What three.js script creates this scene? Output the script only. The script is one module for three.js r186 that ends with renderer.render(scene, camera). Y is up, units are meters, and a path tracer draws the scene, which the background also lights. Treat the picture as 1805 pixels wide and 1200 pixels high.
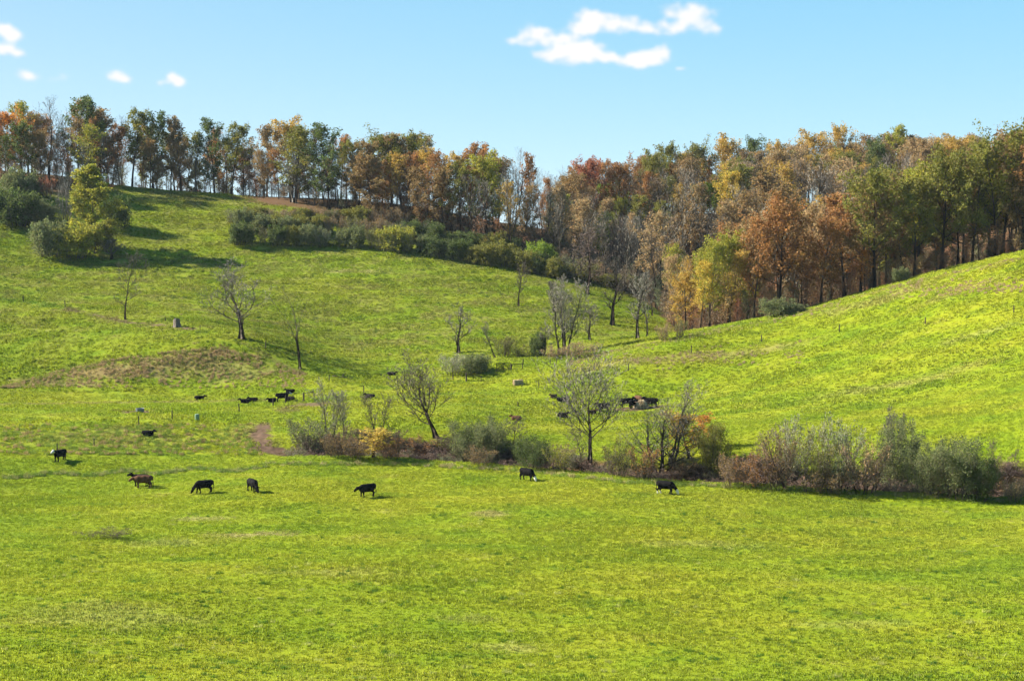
import * as THREE from 'three';
import { mergeGeometries } from 'three/addons/utils/BufferGeometryUtils.js';
import { MarchingCubes } from 'three/addons/objects/MarchingCubes.js';

// ------------------------------------------------------------------ camera, sky, sun, exposure
const EYE = 28, PITCH = 4.05 * Math.PI / 180, PC = Math.cos(PITCH), PS = Math.sin(PITCH), F = 600 / Math.tan(14 * Math.PI / 180);
const scene = new THREE.Scene();
const camera = new THREE.PerspectiveCamera(28, 1024 / 680, 0.5, 6000);
camera.position.set(0, EYE, 0);
camera.lookAt(0, EYE - PS * 100, -PC * 100);
const renderer = new THREE.WebGLRenderer({ antialias: true });
renderer.toneMapping = THREE.LinearToneMapping;
renderer.toneMappingExposure = 3.5;
renderer.shadowMap.enabled = true;
const SUN_AZ = 77 * Math.PI / 180, SUN_EL = 32 * Math.PI / 180;
const SUN = new THREE.Vector3(-Math.sin(SUN_AZ) * Math.cos(SUN_EL), Math.sin(SUN_EL), -Math.cos(SUN_AZ) * Math.cos(SUN_EL));
const sun = new THREE.DirectionalLight(new THREE.Color(1, 0.93, 0.82), 5);
sun.position.copy(SUN).multiplyScalar(600).add(new THREE.Vector3(0, 10, -250));
sun.target.position.set(0, 10, -250);
sun.castShadow = true;
sun.shadow.mapSize.set(4096, 4096);
Object.assign(sun.shadow.camera, { left: -320, right: 320, top: 320, bottom: -320, near: 10, far: 1400 });
scene.add(sun, sun.target);

// ------------------------------------------------------------------ numbers
function rng(a) { return () => { a |= 0; a = a + 0x6D2B79F5 | 0; let t = Math.imul(a ^ a >>> 15, 1 | a); t = t + Math.imul(t ^ t >>> 7, 61 | t) ^ t; return ((t ^ t >>> 14) >>> 0) / 4294967296; }; }
const PERM = new Uint8Array(512), GX = new Float32Array(256), GY = new Float32Array(256);
{ const r = rng(77); for (let i = 0; i < 256; i++) { PERM[i] = i; const a = r() * 6.2832; GX[i] = Math.cos(a); GY[i] = Math.sin(a); } for (let i = 255; i > 0; i--) { const j = Math.floor(r() * (i + 1)), t = PERM[i]; PERM[i] = PERM[j]; PERM[j] = t; } for (let i = 0; i < 256; i++) PERM[i + 256] = PERM[i]; }
function noise(x, y) {
  const ix = Math.floor(x), iy = Math.floor(y), fx = x - ix, fy = y - iy, X = ix & 255, Y = iy & 255;
  const u = fx * fx * fx * (fx * (fx * 6 - 15) + 10), v = fy * fy * fy * (fy * (fy * 6 - 15) + 10);
  const a = PERM[PERM[X] + Y], b = PERM[PERM[X + 1] + Y], c = PERM[PERM[X] + Y + 1], d = PERM[PERM[X + 1] + Y + 1];
  const n0 = GX[a] * fx + GY[a] * fy, n1 = GX[b] * (fx - 1) + GY[b] * fy, n2 = GX[c] * fx + GY[c] * (fy - 1), n3 = GX[d] * (fx - 1) + GY[d] * (fy - 1);
  const p = n0 + u * (n1 - n0), q = n2 + u * (n3 - n2);
  return (p + v * (q - p)) * 1.5;
}
function fbm(x, y, o) { let s = 0, a = 0.5; for (let i = 0; i < o; i++) { s += a * noise(x, y); x = x * 2.03 + 17.1; y = y * 2.03 - 9.7; a *= 0.5; } return s; }
const clamp = (x, a, b) => x < a ? a : x > b ? b : x, lerp = (a, b, t) => a + (b - a) * t, smooth = (a, b, x) => { const t = clamp((x - a) / (b - a), 0, 1); return t * t * (3 - 2 * t); };
function interp(tab, x) { if (x <= tab[0][0]) return tab[0][1]; for (let i = 1; i < tab.length; i++) if (x <= tab[i][0]) return lerp(tab[i - 1][1], tab[i][1], (x - tab[i - 1][0]) / (tab[i][0] - tab[i - 1][0])); return tab[tab.length - 1][1]; }

// ------------------------------------------------------------------ sky: clear autumn air, paler towards the sun and the horizon, a few small cumulus
{
  const W = 4096, H = 2048, data = new Float32Array(W * H * 4), K = 1 / 3.5;
  const s = SUN;
  // small clouds as clusters of puffs: azimuth and elevation in degrees (azimuth from the view axis, to the right), half sizes, strength
  const deg = 180 / Math.PI, toSky = (px, py) => { const u = (px - 902.5) / F, v = (600 - py) / F, y = v * PC - PS, z = PC + v * PS; return [Math.atan2(u, z) * deg, Math.atan2(y, Math.hypot(u, z)) * deg]; };
  const puffs = [];
  const puff = (px, py, rx, ry, a = 1) => { const [az, el] = toSky(px, py); puffs.push([az, el, rx / 42, ry / 42, a]); };
  for (const q of [[905, 78, 26, 12, .75], [945, 62, 34, 20, 1], [985, 68, 34, 14, .8], [1022, 42, 34, 30, 1.1], [1048, 38, 24, 20, 1], [1085, 44, 34, 18, .95], [1098, 60, 30, 14, .6], [1125, 42, 34, 20, 1], [1160, 52, 34, 14, .9], [1195, 30, 36, 30, 1.15], [1228, 36, 36, 28, 1.15], [1255, 52, 22, 16, .85], [1180, 20, 20, 16, .8], [960, 102, 36, 16, 1.05], [1000, 96, 38, 22, 1.1], [1040, 92, 36, 24, 1.15], [1065, 106, 28, 12, .8], [1112, 108, 24, 13, 1], [1140, 100, 30, 20, 1.15], [1148, 112, 34, 13, 1], [1170, 92, 14, 16, .6], [1199, 123, 13, 5, .6], [1285, 46, 8, 6, .35],
    [5, 52, 22, 14, .8], [22, 66, 16, 12, .7], [4, 90, 24, 14, 1], [30, 97, 16, 8, .9], [40, 132, 26, 12, 1], [80, 140, 34, 10, 1], [112, 136, 22, 9, .9], [198, 132, 24, 12, 1.05], [215, 140, 18, 9, 1], [302, 138, 16, 15, 1.1], [314, 146, 12, 10, .9], [280, 148, 14, 7, .7], [72, 46, 8, 6, .4], [86, 50, 6, 5, .4]]) puff(...q);
  // the same kind of fair-weather cloud goes on outside the view
  const r = rng(5); for (let i = 0; i < 34; i++) { const az = -178 + r() * 356, el = 7 + r() * 26; if (Math.abs(az) < 24 && el < 14) continue; const n = 3 + Math.floor(r() * 6), w = 1 + r() * 1.6; for (let k = 0; k < n; k++) puffs.push([az + (r() - .5) * w * 3, el + (r() - .5) * w * .5, w * (.4 + r() * .4), w * (.2 + r() * .2), .8 + r() * .3]); }
  const field = new Float32Array(W * H);
  for (const [az, el, rx, ry, a] of puffs) {
    const c0 = ((az - 90) / 360 + 0.5) * W, cx = ((c0 % W) + W) % W, cy = (el / 180 + 0.5) * H, wx = rx / 360 * W, wy = ry / 180 * H;
    for (let j = Math.floor(cy - wy * 2); j <= cy + wy * 2; j++) for (let i = Math.floor(cx - wx * 2); i <= cx + wx * 2; i++) {
      const dx = (i - cx) / wx, dy = (j - cy) / wy, q = dx * dx + (dy < 0 ? dy * dy * 1.25 : dy * dy); if (q > 4) continue;
      const ii = (i + W) % W; field[j * W + ii] += a * Math.exp(-q * 1.5) * 0.95;
    }
  }
  for (let j = 0; j < H; j++) {
    const up = ((j + .5) / H - .5) * Math.PI, y = Math.sin(up), e = Math.max(0, up * deg);
    for (let i = 0; i < W; i++) {
      const o = (j * W + i) * 4, rd = ((i + .5) / W - .5) * 2 * Math.PI, cosS = Math.cos(rd) * Math.cos(up) * s.x + y * s.y + Math.sin(rd) * Math.cos(up) * s.z;
      // air: horizon pale, zenith deep
      const h = Math.exp(-e / 7.5), m = Math.exp(-e / 26), g = Math.pow(Math.max(0, .5 + .5 * cosS), 5), gg = Math.pow(Math.max(0, cosS), 18);
      let R = lerp(.04, .20, m) + .62 * h + .55 * g * (.3 + .7 * m) + .6 * gg;
      let G = lerp(.22, .84, m) + .21 * h + .20 * g * (.3 + .7 * m) + .5 * gg;
      let B = lerp(.56, 1.22, m) - .10 * h + .02 * g + .4 * gg;
      const f = field[j * W + i];
      if (f > .02) {
        const n = fbm(i * .045 + 3, j * .075, 5), n2 = fbm(i * .16, j * .24 + 40, 3);
        const fs = 1 - Math.exp(-f * 1.2), d = fs * 1.5 + n * 1.05 + n2 * .55 - .58, a = smooth(-.12, .6, d) * .98 * clamp(f * 2.5, 0, 1), lit = smooth(-.1, .75, d + .3 * n2);
        R = lerp(R, lerp(.86, 1.04, lit), a); G = lerp(G, lerp(.92, 1.03, lit), a); B = lerp(B, lerp(.98, 1.0, lit), a);
      }
      data[o] = R * K; data[o + 1] = G * K; data[o + 2] = B * K; data[o + 3] = 1;
    }
  }
  const t = new THREE.DataTexture(data, W, H, THREE.RGBAFormat, THREE.FloatType);
  t.mapping = THREE.EquirectangularReflectionMapping; t.magFilter = THREE.LinearFilter; t.minFilter = THREE.LinearFilter; t.needsUpdate = true;
  scene.background = t; scene.environment = t;
}

// ------------------------------------------------------------------ terrain: heights from surveyed points (smooth thin-plate surface)
// world point of pixel (px, py) of the survey picture at ground distance d
function ray(px, py, d) { const u = (px - 902.5) / F, v = (600 - py) / F, y = v * PC - PS, z = PC + v * PS, t = d / z; return [u * t, EYE + y * t, d]; }
function toPx(x, h, d) { const Z = -(h - EYE) * PS + d * PC, Y = (h - EYE) * PC + d * PS; return [902.5 + F * x / Z, 600 - F * Y / Z, F / Z]; }
function heightFor(py, d) { const k = (600 - py) / F; return EYE + d * (k * PC - PS) / (PC + k * PS); }   // world height that stands at picture row py at distance d
const CRESTTAB = [[1000, 246], [1100, 249], [1200, 252], [1300, 255], [1400, 258], [1500, 262], [1600, 266], [1700, 270], [1860, 275]];
const pts = [];
for (const p of [[-50, 1200, 74], [450, 1200, 76], [900, 1200, 80], [1350, 1200, 82], [1850, 1200, 80], [0, 1050, 99], [450, 1060, 101], [900, 1050, 104], [1400, 1050, 105], [1850, 1050, 103], [0, 950, 125], [450, 950, 127], [900, 950, 127], [1400, 950, 128], [1850, 950, 126],
  [0, 880, 149], [450, 870, 152], [900, 870, 152], [1400, 880, 148], [1850, 890, 143], [0, 840, 163], [450, 830, 167], [700, 818, 172], [900, 826, 169], [1100, 845, 161], [1300, 854, 158], [1500, 864, 154], [1850, 884, 146],
  [-60, 805, 172], [100, 802, 174], [250, 800, 176], [400, 802, 177], [0, 752, 192], [250, 745, 192], [430, 748, 194], [0, 712, 215], [250, 722, 208], [450, 708, 222], [600, 705, 222], [650, 700, 226],
  [0, 690, 232], [150, 684, 238], [300, 682, 240], [450, 676, 240], [560, 672, 238], [100, 655, 246], [200, 632, 250], [300, 618, 252], [380, 612, 253], [450, 628, 251], [0, 600, 262], [150, 580, 266], [300, 590, 260], [0, 526, 288], [120, 545, 280], [220, 566, 272], [340, 578, 264], [425, 597, 257], [480, 610, 255], [528, 650, 247],
  [0, 470, 318], [100, 480, 318], [250, 500, 312], [400, 520, 303], [500, 560, 288], [560, 620, 264], [620, 664, 246], [0, 405, 345], [150, 430, 342], [300, 430, 345], [420, 435, 345], [600, 440, 344], [760, 450, 340], [900, 475, 333], [500, 480, 325], [650, 500, 316], [650, 560, 292], [700, 620, 266], [700, 655, 250],
  [800, 480, 328], [800, 540, 300], [800, 600, 272], [850, 632, 256], [950, 520, 312], [950, 570, 288], [950, 620, 262], [1060, 520, 316], [1080, 572, 290], [1150, 545, 312], [210, 332, 388], [300, 336, 393], [420, 346, 395], [560, 352, 393], [100, 310, 396], [-50, 295, 400],
  [760, 668, 242], [840, 668, 240], [900, 640, 248], [980, 640, 246], [900, 680, 232], [760, 700, 224], [900, 730, 204], [750, 760, 188], [600, 762, 187], [1000, 710, 218], [990, 735, 206],
  [1100, 640, 234], [1000, 638, 246], [1100, 612, 249], [1200, 592, 252], [1300, 572, 255], [1400, 551, 258], [1500, 522, 259], [1600, 495, 257], [1700, 472, 254], [1860, 438, 248], [1343, 600, 240], [1480, 585, 236], [1630, 570, 228], [1788, 550, 219],
  [1200, 690, 220], [1200, 740, 196], [1130, 720, 212], [1400, 690, 207], [1400, 640, 224], [1400, 745, 184], [1600, 640, 210], [1600, 700, 192], [1600, 770, 170], [1820, 640, 194], [1820, 720, 174], [1820, 790, 160]]) pts.push(ray(...p));
for (const [px, d, h] of [[1230, 285, 9.2], [1300, 290, 9.6], [1400, 292, 12.2], [1500, 292, 15.6], [1600, 290, 19], [1700, 288, 21.6], [1850, 284, 25.4], [1270, 320, 10], [1400, 330, 12], [1600, 345, 17], [1800, 350, 24], [1000, 380, 25], [1000, 430, 32], [1150, 350, 18], [1150, 400, 29], [1150, 450, 37], [1300, 380, 22], [1300, 440, 37], [1500, 390, 26], [1500, 450, 42], [1700, 400, 32], [1700, 455, 46], [1850, 455, 48], [1000, 490, 28], [1300, 500, 36], [1600, 510, 42], [1850, 510, 44],
  [600, 400, 41], [700, 400, 39.5], [800, 400, 37], [900, 400, 33], [950, 400, 31.5], [0, 450, 42], [200, 440, 37], [400, 440, 35], [600, 440, 34], [800, 445, 30], [950, 450, 28], [0, 520, 25], [400, 520, 18], [800, 520, 18], [-250, 160, 3], [-300, 300, 30], [-300, 420, 54], [2050, 150, 6], [2050, 240, 22], [2050, 300, 33], [2050, 450, 50]]) pts.push([(px - 902.5) / F * d, h, d]);
for (const [x, d, h] of [[0, -10, 26.5], [-70, 0, 26], [70, 0, 25], [0, 22, 19], [0, 42, 11.5], [-60, 42, 10], [60, 42, 12], [-160, 60, 12], [160, 60, 14], [-200, 120, 6], [200, 120, 12]]) pts.push([x, h, d]);
const NP = pts.length, wts = new Float64Array(NP + 3);
const tps = (r2) => r2 < 1e-9 ? 0 : 0.5 * r2 * Math.log(r2);
{
  const n = NP + 3, A = Array.from({ length: n }, () => new Float64Array(n + 1)), S = 0.01;
  for (let i = 0; i < NP; i++) {
    for (let j = 0; j < NP; j++) A[i][j] = tps(((pts[i][0] - pts[j][0]) ** 2 + (pts[i][2] - pts[j][2]) ** 2) * S * S);
    A[i][i] += 0.0006; A[i][NP] = A[NP][i] = 1; A[i][NP + 1] = A[NP + 1][i] = pts[i][0] * S; A[i][NP + 2] = A[NP + 2][i] = pts[i][2] * S; A[i][n] = pts[i][1];
  }
  for (let c = 0; c < n; c++) {
    let b = c; for (let i = c + 1; i < n; i++) if (Math.abs(A[i][c]) > Math.abs(A[b][c])) b = i;
    const t = A[c]; A[c] = A[b]; A[b] = t;
    for (let i = c + 1; i < n; i++) { const f = A[i][c] / A[c][c]; if (f) for (let k = c; k <= n; k++) A[i][k] -= f * A[c][k]; }
  }
  for (let i = n - 1; i >= 0; i--) { let s = A[i][n]; for (let k = i + 1; k < n; k++) s -= A[i][k] * wts[k]; wts[i] = s / A[i][i]; }
}
function plate(x, d) { let s = wts[NP] + wts[NP + 1] * x * .01 + wts[NP + 2] * d * .01; for (let i = 0; i < NP; i++) { const a = (x - pts[i][0]) * .01, b = (d - pts[i][2]) * .01; s += wts[i] * tps(a * a + b * b); } return s; }
// the creek behind the near field
const LIP = [[455, 813], [700, 813], [900, 823], [1100, 845], [1300, 853], [1500, 864], [1700, 874], [1900, 886]].map(([px, py]) => { const t = ray(px, py, 1); const d = (EYE - 0) / ((EYE - t[1])); return [t[0] * d, d]; });
function fromLip(x, d) { const l = interp(LIP, x); return (d - l) * .985; }   // metres beyond the field's edge
function detail(x, d) {
  const s = fromLip(x, d), end = smooth(LIP[0][0] - 4, LIP[0][0] + 10, x);
  let h = fbm(x * .035, d * .035, 2) * .55 + fbm(x * .16 + 9, d * .16, 3) * .16;
  h -= end * 1.7 * smooth(.2, 2.6, s) * (1 - smooth(4.2, 9, s));
  h += end * .35 * Math.exp(-(((s + 1.5) / 1.8) ** 2));
  const far = smooth(246, 275, d) * (1 - smooth(395, 410, d));   // cattle terraces on the far hill
  const px = 902.5 + F * x / d; const onHill = far * (1 - smooth(1150, 1220, px));
  h += onHill * .55 * Math.max(0, noise(x * .05 + 4, d * .42)) * smooth(-.2, .4, noise(x * .03, d * .03 + 8));
  h += .16 * noise(x * .09 + 31, d * .55) * smooth(205, 240, d) ;
  const bank = smooth(173, 178, d) * (1 - smooth(192, 198, d)) * (1 - smooth(420, 470, px));
  h += bank * .45 * fbm(x * .3, d * .5, 3);
  const kn = smooth(238, 242, d) * (1 - smooth(252, 258, d)) * (1 - smooth(520, 580, px));
  h += kn * .4 * fbm(x * .35, d * .6, 3);
  return h;
}
const GX0 = -235, GX1 = 235, GD0 = -12, GD1 = 520, ST = 1.15, NX = Math.round((GX1 - GX0) / ST), ND = Math.round((GD1 - GD0) / ST);
const HG = new Float32Array((NX + 1) * (ND + 1));
{ // thin-plate on a coarse lattice, cubic in between is not needed: 4.6 m cells, bilinear of a smooth surface refined by Catmull-Rom
  const CS = ST * 4, CXN = Math.ceil(NX / 4) + 3, CDN = Math.ceil(ND / 4) + 3, C = new Float32Array(CXN * CDN);
  for (let j = 0; j < CDN; j++) for (let i = 0; i < CXN; i++) C[j * CXN + i] = plate(GX0 + (i - 1) * CS, GD0 + (j - 1) * CS);
  const cr = (a, b, c, d, t) => .5 * (2 * b + (c - a) * t + (2 * a - 5 * b + 4 * c - d) * t * t + (3 * b - a - 3 * c + d) * t * t * t);
  for (let j = 0; j <= ND; j++) { const fj = j / 4, cj = Math.min(Math.floor(fj), CDN - 4), tj = fj - cj;
    for (let i = 0; i <= NX; i++) { const fi = i / 4, ci = Math.min(Math.floor(fi), CXN - 4), ti = fi - ci, row = (k) => { const o = (cj + k) * CXN + ci; return cr(C[o], C[o + 1], C[o + 2], C[o + 3], ti); };
      HG[j * (NX + 1) + i] = cr(row(0), row(1), row(2), row(3), tj) + detail(GX0 + i * ST, GD0 + j * ST); } }
}
function ground(x, d) {
  const fi = clamp((x - GX0) / ST, 0, NX - .001), fj = clamp((d - GD0) / ST, 0, ND - .001), i = Math.floor(fi), j = Math.floor(fj), a = fi - i, b = fj - j, o = j * (NX + 1) + i;
  return lerp(lerp(HG[o], HG[o + 1], a), lerp(HG[o + NX + 1], HG[o + NX + 2], a), b);
}
function pix(px, py) {   // the ground seen at a picture point
  let lo = 55; for (let d = 55; d < 520; d += .6) { const p = ray(px, py, d); if (p[1] < ground(p[0], d)) { let a = lo, b = d; for (let k = 0; k < 12; k++) { const m = (a + b) / 2, q = ray(px, py, m); if (q[1] < ground(q[0], m)) b = m; else a = m; } const q = ray(px, py, b); return { x: q[0], d: b, h: ground(q[0], b), s: toPx(q[0], ground(q[0], b), b)[2] }; } lo = d; }
  const p = ray(px, py, 400); return { x: p[0], d: 400, h: ground(p[0], 400), s: F / 400 };
}
function column(px, d) { let x = (px - 902.5) / F * d; for (let k = 0; k < 4; k++) { const p = toPx(x, ground(x, d), d); x += (px - p[0]) / p[2]; } const h = ground(x, d); return { x, d, h, s: toPx(x, h, d)[2] }; }
const pxOf = (x, d) => toPx(x, ground(x, d), d)[0];

// where the woods begin, by picture column
const FRONT = [[-300, 372], [150, 373], [195, 380], [215, 396], [430, 396], [470, 382], [600, 368], [760, 354], [900, 345], [1000, 338], [1080, 328], [1150, 314], [1190, 288], [1215, 264], [1300, 263], [1400, 265], [1500, 265], [1600, 263], [1700, 261], [1860, 256], [2200, 250]];
const frontOf = (px) => interp(FRONT, px);

// ------------------------------------------------------------------ ground colours (matter only: grass, dry grass, mud, leaf litter)
const CX0 = -200, CX1 = 200, CD0 = 40, CD1 = 440, CN = 2048, CM = new Float32Array(CN * CN * 3), BARE = new Uint8Array(CN * CN);
const LUSH = [.166, .226, .008], YELLOW = [.236, .256, .013], DEEP = [.085, .155, .008], DRY = [.235, .19, .075], TAN = [.29, .225, .10], MUD = [.115, .072, .046], LITTER = [.12, .068, .034], OLIVE = [.150, .175, .02];
const put3 = (o, c, t) => { CM[o] = lerp(CM[o], c[0], t); CM[o + 1] = lerp(CM[o + 1], c[1], t); CM[o + 2] = lerp(CM[o + 2], c[2], t); };
for (let j = 0; j < CN; j++) { const d = CD0 + (j + .5) / CN * (CD1 - CD0);
  for (let i = 0; i < CN; i++) {
    const x = CX0 + (i + .5) / CN * (CX1 - CX0), o = (j * CN + i) * 3, px = 902.5 + F * x / d;
    const a = fbm(x * .03, d * .05, 3), b = fbm(x * .11 + 50, d * .2, 3), c = fbm(x * .7, d * 1.1 + 20, 2), e = noise(x * 2.1, d * 2.1);
    CM[o] = LUSH[0]; CM[o + 1] = LUSH[1]; CM[o + 2] = LUSH[2];
    put3(o, YELLOW, clamp(.42 + a * 1.0 + b * .9, 0, 1));
    put3(o, DEEP, clamp(smooth(.1, .7, -b * 1.1 - c * .9) * .55, 0, .6));
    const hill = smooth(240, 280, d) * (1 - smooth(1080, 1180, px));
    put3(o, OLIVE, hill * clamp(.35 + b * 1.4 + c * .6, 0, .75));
    put3(o, DRY, clamp(smooth(.28, .75, c + b * .6 + .25 * hill) * .4, 0, .5));
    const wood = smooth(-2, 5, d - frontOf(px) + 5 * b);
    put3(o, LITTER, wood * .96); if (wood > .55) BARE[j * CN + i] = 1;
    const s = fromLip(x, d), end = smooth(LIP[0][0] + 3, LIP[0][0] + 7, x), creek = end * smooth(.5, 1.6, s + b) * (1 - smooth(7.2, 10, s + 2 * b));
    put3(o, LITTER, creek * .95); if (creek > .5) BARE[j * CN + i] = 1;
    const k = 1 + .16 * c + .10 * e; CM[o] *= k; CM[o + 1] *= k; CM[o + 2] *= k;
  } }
function brush(px, py, rx, ry, col, st, soft = .5, bare = false, fr = .25) {   // a patch of other ground at a picture point
  const p = pix(px, py), q = pix(px, py - ry), w = rx / p.s, dd = Math.max(.4, q.d - p.d);
  const i0 = Math.max(0, Math.floor((p.x - w * 1.5 - CX0) / (CX1 - CX0) * CN)), i1 = Math.min(CN - 1, Math.ceil((p.x + w * 1.5 - CX0) / (CX1 - CX0) * CN)), j0 = Math.max(0, Math.floor((p.d - dd * 1.5 - CD0) / (CD1 - CD0) * CN)), j1 = Math.min(CN - 1, Math.ceil((p.d + dd * 1.5 - CD0) / (CD1 - CD0) * CN));
  for (let j = j0; j <= j1; j++) for (let i = i0; i <= i1; i++) {
    const x = CX0 + (i + .5) / CN * (CX1 - CX0), d = CD0 + (j + .5) / CN * (CD1 - CD0), r = Math.hypot((x - p.x) / w, (d - p.d) / dd) + fbm(x * fr + px, d * fr * 1.6, 3) * .9 + noise(x * 1.7, d * 1.7) * .18;
    const t = st * (1 - smooth(1 - soft, 1 + soft * .2, r)); if (t > .01) { const gr = 1 + .5 * noise(x * 1.3 + 11, d * 1.9) + .35 * noise(x * 2.3, d * 2.3 + 5); put3((j * CN + i) * 3, bare ? [col[0] * gr, col[1] * gr, col[2] * gr] : col, t); if (bare && t > .6) BARE[j * CN + i] = 1; }
  }
}
const REDDRY = [.25, .15, .085], PALE = [.30, .27, .10];
for (const b of [[250, 645, 170, 18, DRY, .5, .8], [330, 635, 130, 16, REDDRY, .5, .8], [200, 655, 110, 12, REDDRY, .6, .6], [90, 675, 110, 8, DRY, .65, .7], [420, 655, 110, 22, DRY, .5, .7], [380, 622, 70, 9, REDDRY, .7, .7],
  [1180, 632, 170, 10, REDDRY, .28, .95, false, .12], [1080, 640, 80, 8, REDDRY, .28, .95], [1330, 620, 120, 9, DRY, .45, .8], [1700, 508, 90, 9, REDDRY, .32, .95], [1560, 525, 120, 8, DRY, .45, .8], [1480, 545, 60, 5, DRY, .4, .8], [1620, 670, 170, 10, DRY, .35, .9], [1500, 690, 120, 7, DRY, .3, .9], [1720, 590, 100, 6, PALE, .35, .9],
  [445, 942, 75, 6, TAN, .62, .7], [350, 915, 60, 5, PALE, .6, .7], [860, 905, 45, 8, TAN, .55, .7], [300, 955, 110, 8, PALE, .3, .8], [900, 1140, 80, 10, PALE, .35, .9], [1500, 1100, 120, 9, PALE, .25, .9], [820, 1090, 90, 7, PALE, .3, .9], [180, 1085, 200, 32, PALE, .28, .9], [1240, 960, 150, 9, PALE, .25, .9], [600, 1010, 160, 8, PALE, .25, .9],
  [246, 726, 38, 4, MUD, .95, .35, true], [1130, 720, 52, 5, MUD, .95, .4, true], [545, 713, 50, 5, MUD, .9, .5, true], [505, 720, 20, 6, MUD, .7, .5],  [430, 760, 40, 14, DRY, .4, .8], [200, 770, 170, 20, DRY, .3, .9], [120, 770, 120, 14, OLIVE, .6, .9], [230, 756, 70, 6, MUD, .4, .9],
  [610, 596, 40, 6, DEEP, .5, .9], [660, 605, 60, 6, DRY, .35, .9], [620, 478, 70, 3, PALE, .5, .8], [300, 345, 110, 8, REDDRY, .3, .9], [470, 352, 60, 6, LITTER, .8, .7], [470, 405, 40, 16, DRY, .35, .9]]) brush(...b);
for (const [px, py, w] of [[464, 750, 8], [459, 757, 9], [457, 764, 10], [458, 771, 12], [462, 778, 14], [467, 785, 16], [474, 791, 19], [483, 796, 22], [494, 799, 24], [512, 801, 26]]) brush(px, py, w * 1.5 + 6, 8, MUD, .97, .5, true, .4);
for (let px = 0; px < 480; px += 12) brush(px, 713 - px * .017, 9, 1.4, DRY, .5, .7);              // cattle paths along the flat and the fence line
for (let px = 0; px < 350; px += 9) brush(px, interp([[0, 524], [60, 531], [120, 544], [220, 566], [340, 578]], px) + 1.5, 9, 3.2, px > 110 ? MUD : DEEP, .85, .8, px > 110);
for (let k = 0; k < 14; k++) brush(430 + k * 8, 606 + k * 4.3, 12, 3, MUD, .5, .8);
for (let px = 1010; px < 1800; px += 10) brush(px, interp([[1000, 638], [1100, 612], [1200, 592], [1300, 573], [1400, 553], [1500, 524], [1600, 497], [1700, 474], [1860, 440]], px) + 3, 10, 3, REDDRY, px < 1200 || px > 1420 ? .22 : .1, .95);
for (let px = 0; px < 460; px += 8) brush(px, 838 - px * .03 + 3 * Math.sin(px * .05), 9, 2.2, DEEP, .6, .8);
const cmAt = (x, d) => { const i = clamp(Math.floor((x - CX0) / (CX1 - CX0) * CN), 0, CN - 1), j = clamp(Math.floor((d - CD0) / (CD1 - CD0) * CN), 0, CN - 1); return j * CN + i; };
let groundTex;
{ const b = new Uint8Array(CN * CN * 4), enc = (c) => { c = clamp(c, 0, 1); return Math.round(255 * (c <= .0031308 ? 12.92 * c : 1.055 * Math.pow(c, 1 / 2.4) - .055)); };
  for (let k = 0; k < CN * CN; k++) { b[k * 4] = enc(CM[k * 3]); b[k * 4 + 1] = enc(CM[k * 3 + 1]); b[k * 4 + 2] = enc(CM[k * 3 + 2]); b[k * 4 + 3] = 255; }
  groundTex = new THREE.DataTexture(b, CN, CN); groundTex.colorSpace = THREE.SRGBColorSpace; groundTex.magFilter = THREE.LinearFilter; groundTex.needsUpdate = true; }

// ------------------------------------------------------------------ naming
const taken = new Map();
const numbered = (n) => { const k = taken.get(n) ?? 0; taken.set(n, k + 1); return k ? n + '_' + String(k).padStart(3, '0') : n; };
function tag(o, label, category, group, kind) { Object.assign(o.userData, { label, category }); if (group) o.userData.group = group; if (kind) o.userData.kind = kind; return o; }
function mesh(name, g, m, parent) { const o = new THREE.Mesh(g, m); o.name = name; o.castShadow = o.receiveShadow = true; parent.add(o); return o; }
function thing(name, label, category, x, h, d, turn = 0, group) { const o = new THREE.Group(); o.name = numbered(name); o.position.set(x, h, -d); o.rotation.y = turn; scene.add(o); return tag(o, label, category, group); }
function single(name, g, m, label, category, group, kind) { const o = mesh(numbered(name), g, m, scene); return tag(o, label, category, group, kind); }

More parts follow.
